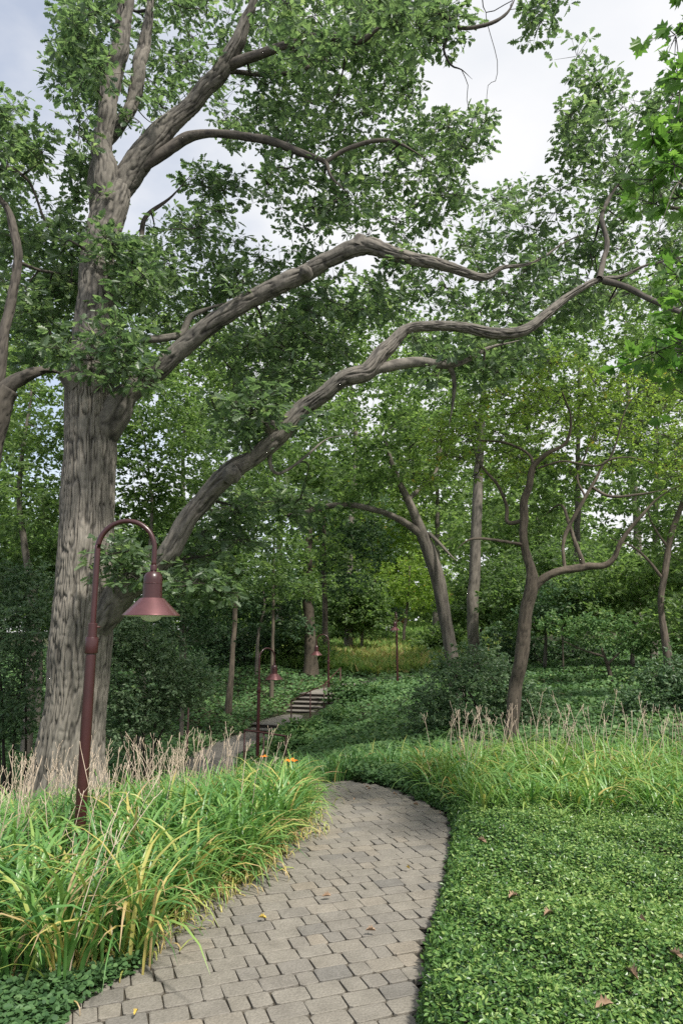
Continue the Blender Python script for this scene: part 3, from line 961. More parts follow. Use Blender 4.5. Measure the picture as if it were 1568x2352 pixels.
# ------------------------------------------------------------------ maple at the right edge (its trunk stands outside the view)
mp_base = P(1770, 1660, 7.6)
maple = thing('maple_tree', 'bright green maple boughs with large lobed leaves reaching in from the right edge', 'tree', (mp_base[0], 7.6, Hs(mp_base[0], 7.6)))
S3 = []
S3.append(limb(maple, 'trunk', [(1775, 1820, 7.6, 90), (1770, 1600, 7.6, 62), (1770, 1200, 7.6, 56), (1765, 700, 7.6, 50), (1770, 200, 7.6, 40), (1760, -300, 7.6, 24)], 40, .05, .014, 'grey_bark', seed=31))
S3.append(limb(maple, 'limb', [(1768, 800, 7.6, 30), (1720, 640, 6.2, 24), (1650, 540, 5.3, 18), (1590, 490, 4.9, 13), (1530, 470, 4.8, 10), (1510, 400, 4.8, 8), (1540, 330, 4.7, 7), (1560, 220, 4.7, 6), (1545, 130, 4.7, 4)], 12, .05, .004, 'grey_bark', seed=32))
S3.append(limb(maple, 'limb', [(1770, 900, 7.6, 30), (1730, 740, 6, 22), (1650, 620, 4.8, 15), (1600, 560, 4.4, 10), (1560, 420, 4.3, 7), (1500, 560, 4.3, 4)], 10, .05, .004, 'grey_bark', seed=33))
S3.append(limb(maple, 'limb', [(1770, 1100, 7.6, 30), (1720, 960, 6, 20), (1660, 880, 5, 14), (1590, 840, 4.7, 10), (1500, 850, 4.7, 6)], 10, .05, .004, 'grey_bark', seed=34))
crown, tw = MB(), MB()
cent = np.concatenate([
    sample_poly([(1530, 10), (1600, -60), (1700, -60), (1700, 420), (1470, 420), (1470, 330), (1500, 240), (1500, 120)], 26, 4.3, 5.4),
    sample_poly([(1450, 440), (1700, 420), (1700, 700), (1560, 700), (1500, 640), (1430, 600), (1420, 520)], 14, 4.0, 5.2),
    sample_poly([(1550, 700), (1700, 700), (1700, 950), (1500, 900), (1480, 800)], 14, 4.0, 5.0)])
grow(tw, np.concatenate([a[::4] for a, _ in S3]), np.concatenate([b[::4] for _, b in S3]), cent)
leaf_clusters(crown, tw, cent, .27, 6, 4, .088, MAPLE, upness=.7, tint_shift=.05)
crown.build('crown', M['maple_leaf'], maple, smooth=False, twigs=tw, twig_mat=M['twig'])

# ------------------------------------------------------------------ small spreading tree on the right
sb = P(1176, 1730, 11)
small = thing('crabapple_tree', 'small spreading tree with forked brown trunk behind the right grass bed', 'tree', (sb[0], 11, Hs(sb[0], 11)))
S4 = []


def sl(name, pts, sides=20, step=.05, bark=.009, seed=0):
    c, r = trace(pts, step, .58 if name == 'limb' else .66, .7, name == 'limb')
    m_ = MB()
    tube(m_, c, r, sides, bark=bark, fu=.035, fv=.12, seed=seed, lump=.12)
    m_.build(name, M['brown_bark'], small)
    S4.append((c, r))


sl('trunk', [(1172, 1760, 11, 62), (1176, 1700, 11, 50), (1186, 1600, 11, 47), (1198, 1500, 11, 45), (1207, 1420, 11, 45), (1220, 1345, 11, 44), (1218, 1310, 11, 34), (1206, 1260, 11, 30), (1201, 1210, 11, 28), (1212, 1130, 11, 24), (1224, 1080, 11, 21), (1255, 1045, 10.9, 15), (1300, 1015, 10.8, 11), (1310, 960, 10.7, 7), (1290, 900, 10.6, 5)], 32, .04, .012, 41)
sl('limb', [(1215, 1370, 11, 30), (1240, 1335, 10.95, 32), (1290, 1312, 10.9, 28), (1345, 1300, 10.85, 28), (1385, 1298, 10.8, 24), (1408, 1280, 10.75, 19), (1425, 1240, 10.7, 17), (1470, 1185, 10.6, 14), (1515, 1140, 10.5, 11), (1570, 1110, 10.3, 7)], 24, .04, .01, 42)
sl('limb', [(1225, 1085, 11, 14), (1215, 1045, 11.1, 12), (1165, 1018, 11.2, 10), (1110, 1012, 11.3, 7), (1050, 1015, 11.4, 5)], 10, seed=43)
sl('limb', [(1205, 1252, 11, 13), (1150, 1243, 10.8, 12), (1080, 1240, 10.7, 10), (1048, 1262, 10.6, 6)], 10, seed=44)
sl('limb', [(1204, 1195, 11, 18), (1165, 1200, 11.2, 15), (1160, 1160, 11.3, 13), (1140, 1110, 11.4, 12), (1100, 1065, 11.5, 9), (1085, 1010, 11.6, 6)], 12, seed=45)
sl('limb', [(1296, 1310, 10.9, 14), (1292, 1250, 10.95, 13), (1305, 1210, 11, 15), (1340, 1150, 11, 14), (1365, 1105, 11, 12), (1390, 1060, 11, 10), (1440, 1050, 11, 8), (1500, 1065, 11, 5)], 14, seed=46)
sl('limb', [(1340, 1300, 10.85, 19), (1322, 1250, 10.9, 15), (1308, 1205, 11.1, 13), (1286, 1160, 11.3, 10), (1240, 1190, 11.6, 5)], 14, seed=47)
sl('limb', [(1360, 1120, 11, 13), (1400, 1140, 10.8, 12), (1470, 1135, 10.6, 9), (1540, 1120, 10.4, 6)], 10, seed=48)
sl('limb', [(1345, 1145, 11, 9), (1325, 1095, 11.2, 8), (1345, 1040, 11.4, 7), (1380, 950, 11.4, 5)], 10, seed=49)
sl('limb', [(1235, 1075, 10.95, 9), (1290, 1060, 10.7, 8), (1390, 1060, 10.4, 7), (1440, 930, 10.2, 6), (1500, 880, 10, 5)], 10, seed=50)
crown, tw = MB(), MB()
n4, r4 = np.concatenate([a[::4] for a, _ in S4]), np.concatenate([b[::4] for _, b in S4])
cent = np.concatenate([
    sample_poly([(1040, 1000), (1080, 890), (1250, 815), (1400, 850), (1640, 850), (1640, 1060), (1450, 1040), (1300, 1010), (1150, 1010)], 180, 10.9, 14),
    sample_poly([(1000, 1060), (1060, 980), (1150, 1020), (1300, 1050), (1500, 1060), (1640, 1080), (1640, 1160), (1480, 1100), (1280, 1090), (1100, 1110)], 46, 11, 13.5),
    sample_poly([(900, 1010), (1060, 940), (1060, 1060), (960, 1130)], 20, 10.5, 12.5)])
nb4 = grow(tw, n4, r4, cent[rng.permutation(len(cent))[:70]], jit=.3, rmax=.02, seg=.2, k0=.008)
grow(tw, np.concatenate([n4, nb4]), np.concatenate([r4, np.full(len(nb4), .008)]), cent, jit=.2, rmax=.014)
leaf_clusters(crown, tw, cent, .33, 9, 8, .066, SIMPLE, tint_shift=.0, flat=.6)
crown.build('crown', M['lime_leaf'], small, smooth=False, twigs=tw, twig_mat=M['dark_bark'])


# ------------------------------------------------------------------ woodland trees
def tree(name, label, cat, trunkpts, crownspec, leaf, bark, ncl, lsize, tpl=KITE, tips=7, per=8, crad=None, group=None, sides=14, bk=.01, extra=(), shift=0.0, upness=.9, flat=.55, hollow=.5, vis_bark=None, rmax=.08):
    """trunkpts: traced (xv,yv,d,w); crownspec: list of (xv, yv, d, rx px, ry px) balls the foliage is scattered through"""
    c, r = trace(trunkpts, .12, .78, .4)
    gz = Hs(c[0][0], c[0][1])
    root = thing(name, label, cat, (c[0][0], c[0][1], gz), group)
    if c[0][2] > gz:
        c = np.vstack([[c[0][0], c[0][1], gz - .05], c])
        r = np.concatenate([[r[0] * 1.15], r])
    m_ = MB()
    tube(m_, c, r, sides, bark=bk, fu=.06, seed=int(rng.integers(50)), lump=.1)
    sk, sr = [c], [r]
    for e in extra:
        ce, re_ = trace(e, .1, .78, .7, True)
        tube(m_, ce, re_, max(8, sides - 4), bark=bk * .7, fu=.06, seed=int(rng.integers(50)))
        sk.append(ce)
        sr.append(re_)
    m_.build('trunk', M[bark], root)
    tw_, cr = MB(), MB()
    cs = []
    tot = sum(q[3] * q[4] for q in crownspec)
    for xv, yv, d, rx, ry in crownspec:
        n = max(3, int(ncl * rx * ry / tot))
        v = norm(rng.normal(size=(n, 3))) * (hollow + (1 - hollow) * rng.random((n, 1)) ** .6)
        s_ = scale_at(yv, d)
        v *= np.array([rx * s_, rx * s_ * .8, ry * s_])
        v *= 1 + .18 * np.sin(v[:, :1] * 3.1 + v[:, 2:] * 2.3 + rng.random() * 6)
        cs.append(P(xv, yv, d) + v)
    cs = np.concatenate(cs)
    keep = cs[:, 2] > H(cs[:, 0], cs[:, 1]) + .15
    cs = cs[keep]
    grow(tw_, np.concatenate(sk), np.concatenate(sr), cs, seg=.5, rmax=rmax, sides=4)
    cr_r = crad if crad else lsize * 4
    leaf_clusters(cr, None, cs, cr_r, tips, per, lsize, tpl, tint_shift=shift, flat=flat, upness=upness)
    cr.build('crown', M[leaf], root, smooth=False, twigs=tw_, twig_mat=M[bark])
    return root


W = 'woodland trees behind the garden'
# traced trunks first
tree('oak_tree', 'leaning oak behind the shrub with one long low bare bough reaching left', 'tree',
     [(1052, 1660, 17, 52), (1045, 1560, 17, 42), (1030, 1470, 17, 37), (1012, 1360, 17, 40), (990, 1280, 17, 40), (965, 1215, 17, 32), (935, 1145, 17, 22), (908, 1090, 17, 16), (880, 1000, 17, 9)],
     [(850, 1020, 17.5, 190, 110), (1000, 900, 18, 170, 90), (760, 1110, 17, 130, 45), (930, 1060, 16.5, 120, 70), (620, 1090, 17, 90, 50)], 'far_leaf', 'grey_bark', 210, .13, SIMPLE, 7, 8, .55, W, 24, .016,
     extra=[[(975, 1235, 17, 26), (930, 1200, 16.9, 21), (880, 1175, 16.8, 17), (820, 1162, 16.8, 16), (760, 1162, 16.8, 16), (700, 1178, 16.8, 16), (655, 1180, 16.8, 14), (640, 1155, 16.8, 8), (610, 1130, 16.8, 5)],
            [(985, 1225, 17, 12), (1020, 1260, 16.6, 9), (1050, 1290, 16.3, 5)], [(935, 1150, 17, 14), (1000, 1080, 17.4, 10), (1020, 960, 17.8, 7)]], rmax=.06)
tree('oak_tree', 'tall straight thick grey trunk standing behind the leaning oak', 'tree',
     [(1088, 1560, 26, 40), (1085, 1440, 26, 33), (1088, 1330, 26, 33), (1094, 1200, 26, 30), (1098, 1080, 26, 26), (1110, 900, 26, 16), (1125, 760, 26, 8)],
     [(1090, 880, 27, 210, 150), (1200, 760, 28, 170, 110), (960, 800, 27, 130, 80), (1120, 1050, 27, 150, 70)], 'far_leaf', 'grey_bark', 200, .19, KITE, 7, 8, .9, W, 24, .016)
tree('woodland_tree', 'slim straight young trunk rising from the ivy bank left of the middle lamp', 'tree',
     [(525, 1620, 23, 22), (530, 1560, 23, 17), (538, 1450, 23, 15), (543, 1330, 23, 13), (546, 1200, 23, 10), (548, 1050, 23, 6)],
     [(560, 1040, 23.5, 150, 110), (480, 1150, 23, 110, 70), (620, 1180, 23, 110, 60), (560, 1290, 23.5, 120, 45)], 'far_leaf', 'brown_bark', 150, .16, KITE, 7, 8, .7, W)
tree('woodland_tree', 'very thin pale sapling trunk directly behind the middle lamp', 'tree',
     [(625, 1530, 26, 11), (627, 1440, 26, 9), (628, 1330, 26, 8), (630, 1230, 26, 5)],
     [(640, 1270, 26.5, 100, 60), (600, 1350, 26, 80, 40), (680, 1340, 26.5, 70, 40)], 'far_leaf', 'brown_bark', 70, .15, KITE, 7, 8, .65, W, 8, .004)
tree('oak_tree', 'stout old trunk with a flared foot behind the far lamp', 'tree',
     [(714, 1530, 31, 44), (713, 1500, 31, 36), (710, 1420, 31, 30), (706, 1370, 31, 31), (708, 1280, 31, 23), (710, 1190, 31, 18), (715, 1050, 31, 10)],
     [(700, 1000, 32, 160, 130), (780, 1130, 31.5, 120, 70), (640, 1160, 31, 110, 60), (730, 1270, 31, 90, 50)], 'far_leaf', 'brown_bark', 170, .2, KITE, 7, 8, .9, W, 20, .02)
tree('woodland_tree', 'shaded dark trunk just right of the stout flared trunk', 'tree',
     [(748, 1500, 34, 19), (746, 1400, 34, 16), (744, 1300, 34, 14), (744, 1180, 34, 9)],
     [(760, 1180, 34, 110, 80), (800, 1310, 34, 70, 60), (820, 1250, 34, 80, 60)], 'dark_leaf', 'dark_bark', 110, .2, KITE, 7, 8, .9, W, 10, .01)
tree('woodland_tree', 'slender dark sapling with bright leaves at the back of the meadow', 'tree',
     [(926, 1475, 46, 9), (931, 1420, 46, 8), (938, 1360, 46, 6), (940, 1300, 46, 4)],
     [(950, 1380, 46, 95, 28), (1000, 1350, 47, 80, 40), (880, 1350, 46, 70, 35), (930, 1310, 46, 90, 40)], 'lime_leaf', 'dark_bark', 110, .24, KITE, 6, 7, 1.0, W, 8, .004)
tree('woodland_tree', 'dark crooked tree at the right edge of the woods', 'tree',
     [(1545, 1600, 14, 34), (1535, 1520, 14, 26), (1522, 1440, 14, 20), (1517, 1370, 14, 18), (1530, 1280, 14, 18), (1548, 1200, 14, 16), (1572, 1130, 14, 12), (1600, 1000, 14, 7)],
     [(1560, 1080, 14, 150, 80), (1600, 1250, 14.5, 110, 90), (1480, 1230, 15, 90, 40), (1560, 1400, 14.5, 70, 60)], 'far_leaf', 'dark_bark', 120, .1, SIMPLE, 7, 8, .42, W, 16, .008,
     extra=[[(1520, 1330, 14, 10), (1490, 1290, 13.9, 8), (1450, 1255, 13.8, 6), (1400, 1235, 13.8, 4)], [(1535, 1260, 14, 9), (1500, 1210, 14, 6), (1480, 1150, 14, 4)]])
tree('crabapple_tree', 'low pale-leaved little tree on a bent dark stem in the shaded glade', 'tree',
     [(1402, 1565, 19, 15), (1398, 1540, 19, 12), (1388, 1510, 19, 9), (1375, 1480, 19, 6), (1350, 1450, 19, 4)],
     [(1390, 1450, 19, 110, 42), (1320, 1440, 19, 70, 34), (1450, 1480, 19, 60, 28)], 'ivy', 'dark_bark', 100, .085, SIMPLE, 7, 8, .35, W, 10, .004, shift=.12,
     extra=[[(1386, 1508, 19, 7), (1330, 1490, 19, 5), (1290, 1470, 19, 4)], [(1395, 1525, 19, 7), (1430, 1490, 19, 5)]])
tree('woodland_tree', 'thin bare-stemmed sapling standing in the shaded glade', 'tree',
     [(1293, 1555, 22, 6), (1292, 1500, 22, 5), (1290, 1400, 22, 4)], [(1290, 1370, 22, 90, 50), (1230, 1400, 22, 50, 40)], 'dark_leaf', 'dark_bark', 60, .12, KITE, 7, 8, .5, W, 6, .002)

# background crowns: (xv, d, foot y, trunk w, crown balls, leaf, tint shift, label)
back = [
    (70, 17, 1600, 30, [(60, 900, 17, 190, 150), (140, 1080, 17, 130, 90), (20, 1150, 16.5, 150, 80)], 'far_leaf', .05, 'leafy tree filling the gap between the left edge and the big oak', .13),
    (330, 18, 1600, 16, [(350, 930, 18, 130, 130), (420, 1080, 18, 130, 90), (310, 1120, 18, 90, 90)], 'far_leaf', 0, 'leafy tree with thin upright stems seen in the crotch of the big oak', .13),
    (420, 30, 1560, 22, [(430, 770, 30, 170, 120), (380, 900, 30, 150, 120), (520, 930, 30, 150, 110)], 'far_leaf', .15, 'sunlit yellow-green tree behind the crotch of the big oak', .21),
    (200, 32, 1560, 24, [(200, 720, 32, 190, 150), (120, 900, 32, 170, 150), (280, 640, 33, 110, 80)], 'far_leaf', .1, 'tall sunlit tree rising behind the trunk of the big oak', .22),
    (-60, 24, 1560, 26, [(-20, 650, 24, 140, 170), (-40, 900, 24, 160, 170), (60, 780, 24, 120, 100)], 'far_leaf', .02, 'tall tree at the far left behind the curving oak', .18),
    (800, 40, 1500, 26, [(800, 760, 40, 190, 110), (700, 860, 40, 160, 110), (880, 960, 41, 130, 100)], 'far_leaf', .15, 'sunlit tree beyond the arching boughs in the middle', .27),
    (640, 48, 1490, 24, [(620, 820, 48, 190, 130), (560, 980, 48, 160, 110), (680, 1100, 48, 150, 110)], 'far_leaf', .12, 'hazy green tree far behind the slim trunk', .32),
    (1320, 28, 1540, 28, [(1330, 820, 28, 190, 120), (1280, 980, 28, 170, 110), (1400, 1080, 28, 150, 110), (1230, 1130, 28, 110, 90)], 'far_leaf', .06, 'full crowned tree behind the small spreading tree', .2),
    (1500, 25, 1540, 24, [(1510, 780, 25, 170, 140), (1540, 960, 25, 150, 140), (1480, 1140, 25, 130, 110)], 'far_leaf', .08, 'full crowned tree behind the right edge maple boughs', .18),
    (1460, 45, 1490, 30, [(1450, 740, 45, 220, 110), (1380, 900, 45, 200, 140), (1540, 1000, 45, 190, 140)], 'far_leaf', .15, 'tall hazy tree far behind on the right', .3),
    (1000, 52, 1470, 22, [(1000, 960, 52, 150, 110), (940, 1100, 52, 150, 100), (1060, 1180, 52, 140, 110)], 'far_leaf', .15, 'sunlit tree beyond the meadow behind the leaning oak', .33),
    (850, 56, 1465, 16, [(850, 1180, 56, 120, 90), (800, 1290, 56, 110, 70), (900, 1260, 56, 110, 60)], 'lime_leaf', 0, 'light green tree at the far side of the meadow', .33),
    (1220, 40, 1500, 22, [(1200, 1150, 40, 160, 110), (1150, 1270, 40, 130, 90), (1290, 1250, 40, 140, 90)], 'far_leaf', .0, 'tree behind the thick grey trunk on the right', .26),
    (1450, 22, 1540, 14, [(1460, 1330, 22, 130, 70), (1380, 1380, 22, 110, 60), (1530, 1330, 22, 110, 70)], 'far_leaf', .1, 'bushy understory tree lit from above behind the glade', .14),
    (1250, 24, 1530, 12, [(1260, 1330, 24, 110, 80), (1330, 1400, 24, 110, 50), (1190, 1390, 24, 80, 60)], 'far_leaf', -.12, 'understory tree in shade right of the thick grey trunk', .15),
    (590, 30, 1520, 12, [(590, 1330, 30, 120, 80), (500, 1380, 30, 100, 60), (660, 1420, 31, 80, 40)], 'dark_leaf', .05, 'shaded understory tree behind the slim trunk', .18),
    (830, 40, 1490, 10, [(820, 1370, 40, 70, 50), (780, 1400, 40, 70, 40), (850, 1420, 40, 50, 25)], 'far_leaf', -.05, 'low understory tree between the dark trunk and the meadow', .22),
    (1100, 36, 1500, 10, [(1080, 1390, 36, 70, 50), (1160, 1410, 36, 80, 45), (1140, 1340, 36, 80, 50)], 'far_leaf', -.1, 'low understory tree behind the thick grey trunk', .21),
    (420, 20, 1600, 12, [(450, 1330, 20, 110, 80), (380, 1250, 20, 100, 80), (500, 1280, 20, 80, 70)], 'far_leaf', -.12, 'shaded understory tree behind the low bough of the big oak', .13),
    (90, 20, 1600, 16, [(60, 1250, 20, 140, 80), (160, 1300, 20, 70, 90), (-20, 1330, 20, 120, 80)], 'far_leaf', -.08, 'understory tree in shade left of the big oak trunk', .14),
    (1620, 20, 1560, 20, [(1600, 1420, 18, 90, 90), (1640, 1250, 20, 120, 120)], 'far_leaf', -.02, 'leafy tree partly cut off by the right edge behind the crooked trunk', .14),
]
for xv, d, fy, wd, balls, leaf, sh, lab, ls in back:
    top = min(b[1] for b in balls)
    tr = [(xv, fy, d, wd), (xv + 3, (fy * 2 + top) / 3, d, wd * .75), (xv + rng.normal(0, 12), (fy + 2 * top) / 3, d, wd * .5), (xv + rng.normal(0, 20), top, d, wd * .2)]
    tree('woodland_tree', lab, 'tree', tr, balls, leaf, 'grey_bark', 195, ls, KITE, 7, 8, ls * 4.6, W, 10, .008, shift=sh)

# distant wood behind everything
mb = MB()
N = 2100
a = rng.uniform(-1.05, 1.05, N)
dd = np.where(rng.random(N) < .75, rng.uniform(70, 105, N), rng.uniform(118, 135, N))
hh = rng.random(N) ** .8 * (15 + 6 * np.sin(a * 9) + 4 * np.sin(a * 23 + 1))
cs = np.stack([np.sin(a) * dd * 1.0, np.cos(a) * dd, 1.4 + hh], 1)
gap = (cs[:, 2] < 3.6) & (dd < 112) & (np.abs(cs[:, 0] / cs[:, 1] - .08) < .09)
ex = np.stack([rng.uniform(-.06, .24, 190) * 125, rng.uniform(116, 134, 190), 3 + rng.random(190) * 8], 1)
leaf_clusters(mb, None, np.concatenate([cs[~gap], ex]), 2.6, 9, 6, .95, KITE, tint_shift=.05)
tag(mb.build('distant_woods', M['far_leaf'], smooth=False), 'far green wood closing the view behind the trees', kind='stuff')


# ------------------------------------------------------------------ shrubs
def shrub(name, label, balls, leaf, n, lsize, tpl=SIMPLE, tips=8, per=9, shift=0.0, crad=None, group=None):
    cs, base = [], P(*balls[0][:3])
    gz = Hs(base[0], base[1])
    root = thing(name, label, 'shrub', (base[0], base[1], gz), group)
    tot = sum(q[3] * q[4] for q in balls)
    for xv, yv, d, rx, ry in balls:
        k = max(3, int(n * rx * ry / tot))
        v = norm(rng.normal(size=(k, 3))) * (.35 + .65 * rng.random((k, 1)) ** .5)
        s_ = scale_at(yv, d)
        v *= np.array([rx * s_, rx * s_ * .85, ry * s_])
        cs.append(P(xv, yv, d) + v)
    cs = np.concatenate(cs)
    g = H(cs[:, 0], cs[:, 1])
    cs[:, 2] = np.maximum(cs[:, 2], g + .12)
    st, cr = MB(), MB()
    nd0, rr0 = [], []
    for k in range(5):
        x, y = base[0] + rng.normal(0, .12), base[1] + rng.normal(0, .12)
        top = cs[rng.integers(len(cs))]
        f = catmull(np.array([(x, y, gz - .05), (x * .7 + top[0] * .3, y * .7 + top[1] * .3, gz + (top[2] - gz) * .5), top]), .12)
        r = np.linspace(.028, .008, len(f))
        tube(st, f, r, 6)
        nd0.append(f)
        rr0.append(r)
    grow(st, np.concatenate(nd0), np.concatenate(rr0), cs, seg=.4, rmax=.02, sides=4)
    leaf_clusters(cr, None, cs, crad if crad else .3, tips, per, lsize, tpl, tint_shift=shift, upness=.8)
    st.build('stems', M['dark_bark'], root)
    cr.build('foliage', M[leaf], root, smooth=False)
    return root


shrub('shrub', 'big rounded dark green shrub in front of the leaning oak', [(1090, 1600, 13.5, 140, 95), (1000, 1640, 13.5, 70, 60), (1190, 1620, 13.2, 80, 70), (1090, 1530, 14, 100, 50)], 'dark_leaf', 280, .065, shift=.2)
shrub('shrub', 'loose silvery green shrub behind the front lamp and oak trunk', [(340, 1540, 12, 100, 85), (280, 1460, 12, 70, 70), (420, 1560, 12, 70, 55), (310, 1640, 12, 90, 50)], 'dark_leaf', 300, .06, shift=.3)
shrub('shrub', 'tall dark blue-green shrub left of the big oak trunk', [(40, 1480, 11.5, 100, 110), (90, 1370, 12, 70, 80), (-30, 1380, 12, 90, 110), (30, 1620, 11.5, 100, 70)], 'dark_leaf', 300, .06, shift=.18)
shrub('shrub', 'spreading dark shrub at the right edge behind the dry stalks', [(1520, 1610, 13, 90, 60), (1580, 1560, 13, 90, 60), (1440, 1640, 13, 60, 35)], 'dark_leaf', 150, .065, shift=.04)
shrub('shrub', 'dark shrub under the trees at the back left of the ivy bank', [(330, 1420, 19, 120, 70), (440, 1450, 20, 80, 50)], 'dark_leaf', 120, .09, crad=.45)
shrub('shrub', 'low leafy shrub crowding the right side of the upper steps', [(800, 1590, 24.5, 45, 22), (840, 1600, 24, 40, 18)], 'ivy', 60, .12, crad=.35)
shrub('shrub', 'leafy patch of shrub beside the lower steps', [(700, 1680, 19.5, 45, 24), (770, 1668, 20.5, 45, 22), (665, 1712, 17, 40, 20)], 'ivy', 80, .12, crad=.3, shift=.08)
shrub('shrub', 'bright leafed low shrub at the right end of the meadow', [(1000, 1480, 40, 50, 20), (1040, 1460, 40, 40, 22)], 'far_leaf', 40, .22, crad=.8)
shrub('shrub', 'pale green shrub left of the meadow beside the flared trunk', [(660, 1470, 34, 60, 26), (720, 1500, 33, 40, 16)], 'far_leaf', 50, .2, crad=.7)
shrub('shrub', 'green thicket at the back edge of the meadow', [(830, 1460, 50, 70, 20), (770, 1450, 50, 50, 26)], 'far_leaf', 50, .26, crad=.9, shift=-.05)
shrub('shrub', 'shaded thicket at the back of the glade', [(1240, 1500, 27, 80, 30), (1340, 1500, 27, 90, 26), (1160, 1470, 27, 70, 40)], 'dark_leaf', 100, .14, crad=.55)
shrub('shrub', 'shaded thicket behind the ivy bank', [(560, 1470, 33, 80, 34), (480, 1470, 33, 70, 40)], 'dark_leaf', 90, .17, crad=.6)

# ------------------------------------------------------------------ ground cover on the slopes (nobody could count it)


def in_stairs(x, y, pad=0.0):
    q = np.stack([x, y], -1) - S0
    s, v = q @ SU, q @ SV
    return (s > -.1) & (s < 8) & (np.abs(v) < .9 - pad)


def off_walk(x, y, hw=.58):
    ok = np.ones(x.shape, bool)
    for k in range(0, len(wl), 1):
        ok &= (x - wl[k, 0]) ** 2 + (y - wl[k, 1]) ** 2 > hw * hw
    return ok


mb = MB()
q = np.array([.3, 6.6]) + rng.random((9000, 2)) * np.array([1.3, 2.2])
q = q[~in_poly(q[:, 0] + .03, q[:, 1], PATH_POLY) & ~((q[:, 1] < 6.75) & (q[:, 0] > 1.1))]
dirs = rng.normal(size=(len(q), 3))
dirs[:, 2] *= .25
place(mb, BROAD, np.column_stack([q, H(q[:, 0], q[:, 1]) + .01 + rng.random(len(q)) * .12]), dirs, norm(rng.normal(size=(len(q), 3)) * .5 + np.array([0, -.2, 1])), .045 * (.6 + .7 * rng.random(len(q))), np.clip(rng.normal(.45, .2, len(q)), 0, 1))
N = 190000
d = 8.3 * np.exp(rng.random(N) * math.log(46 / 8.3))
xa = rng.uniform(-.62, .62, N)
x = xa * d
y = d
keep = ~in_stairs(x, y) & off_walk(x, y) & ~in_poly(x, y, PATH_POLY) & ~((y < 9.4) & (x < -.2)) & ~((y < 9.2) & (x > .9))
# thinner under deep woodland shade far left, none in the meadow
mead = (y > 33) & (x > -3 - .0 * y) & (x < 9)
keep &= ~mead
x, y = x[keep], y[keep]
patch = np.sin(x * 1.7 + np.sin(y * .9) * 2) * np.cos(y * 1.3 + x * .6)
z = H(x, y) + rng.random(len(x)) * (.16 + .10 * patch) + .02
sz = (.034 + .0031 * y) * (.7 + .6 * rng.random(len(x)))
dirs = rng.normal(size=(len(x), 3))
dirs[:, 2] *= .25
nz = norm(rng.normal(size=(len(x), 3)) * .5 + np.array([0, -.25, 1]))
place(mb, BROAD, np.stack([x, y, z], 1), dirs, nz, sz, np.clip(.5 + .12 * patch + rng.normal(0, .2, len(x)), 0, 1))
tag(mb.build('ivy_ground_cover', M['ivy'], smooth=False), 'dense ivy ground cover over the slopes', 'ground cover', kind='stuff')

# corner of ivy at the near left
mb = MB()
poly = np.array([G(*p)[:2] for p in [(-60, 2440), (-60, 2285), (60, 2275), (180, 2262), (290, 2235), (350, 2190), (320, 2240), (240, 2280), (165, 2335), (110, 2440)]])
q = poly.min(0) + rng.random((9000, 2)) * (poly.max(0) - poly.min(0))
q = q[in_poly(q[:, 0], q[:, 1], poly)][:5200]
dirs = rng.normal(size=(len(q), 3))
dirs[:, 2] *= .2
place(mb, BROAD, np.column_stack([q, .015 + rng.random(len(q)) * .08]), dirs, norm(rng.normal(size=(len(q), 3)) * .5 + np.array([0, -.1, 1])), .027 * (.6 + .8 * rng.random(len(q))), np.clip(rng.normal(.3, .2, len(q)), 0, 1))
tag(mb.build('ivy_patch', M['ivy'], smooth=False), 'dark ivy leaves at the near corner of the path', 'ground cover', kind='stuff')

# meadow and lawn
mb = MB()
N = 16000
y = 32.5 + rng.random(N) ** 1.3 * 26
x = rng.uniform(-.12, .26, N) * y
z = H(x, y)
w_ = np.clip((np.sin(x * .7) + np.cos(y * .5 + x * .3)) * .12 + rng.normal(.62, .22, N) - .02 * np.abs(y - 40), 0, 1)
up = norm(rng.normal(size=(N, 3)) * .45 + np.array([0, 0, 1]))
side = norm(rng.normal(size=(N, 3)) * np.array([1, 1, .1]))
place(mb, KITE, np.stack([x, y, z], 1), up, side, .55 * (.6 + .6 * rng.random(N)), w_)
tag(mb.build('meadow_grass', M['meadow'], smooth=False), 'tawny long grass of the small meadow beyond the steps', 'grass', kind='stuff')
mb = MB()
N = 5000
y = rng.uniform(56, 110, N)
x = rng.uniform(-.05, .34, N) * y
up = norm(rng.normal(size=(N, 3)) * .4 + np.array([0, 0, 1]))
side = norm(rng.normal(size=(N, 3)) * np.array([1, 1, .1]))
place(mb, KITE, np.stack([x, y, H(x, y)], 1), up, side, .55, rng.random(N))
tag(mb.build('lawn_grass', M['lawn'], smooth=False), 'bright sunlit lawn seen through the trees', 'grass', kind='stuff')

# far brick house, glimpsed
hx = P(872, 1430, 100)
house = thing('brick_house', 'orange brick house glimpsed under the branches beyond the lawn', 'house', (hx[0], 100, Hs(hx[0], 100)))
gz = Hs(hx[0], 100)
m_ = MB()
box(m_, (hx[0], 103, gz + 1.6), (7, 6, 3.3), (1, 0), bevel=.02)
wall = m_.build('wall', M['brick'], house, smooth=False)
m_ = MB()
box(m_, (hx[0] - 1, 103.2, gz + 4.9), (5, 5.6, 3.3), (1, 0), bevel=.02)
m_.build('upper_wall', M['siding'], house, smooth=False)
m_ = MB()
m_.faces(np.array([(hx[0] - 4, 100, gz + 6.5), (hx[0] + 2, 100, gz + 6.5), (hx[0] + 2, 106.4, gz + 6.5), (hx[0] - 4, 106.4, gz + 6.5), (hx[0] - 4, 103.2, gz + 8.3), (hx[0] + 2, 103.2, gz + 8.3)]), [(0, 1, 5, 4), (2, 3, 4, 5), (0, 4, 3), (1, 2, 5), (3, 2, 1, 0)])
m_.build('roof', M['roofing'], house, smooth=False)
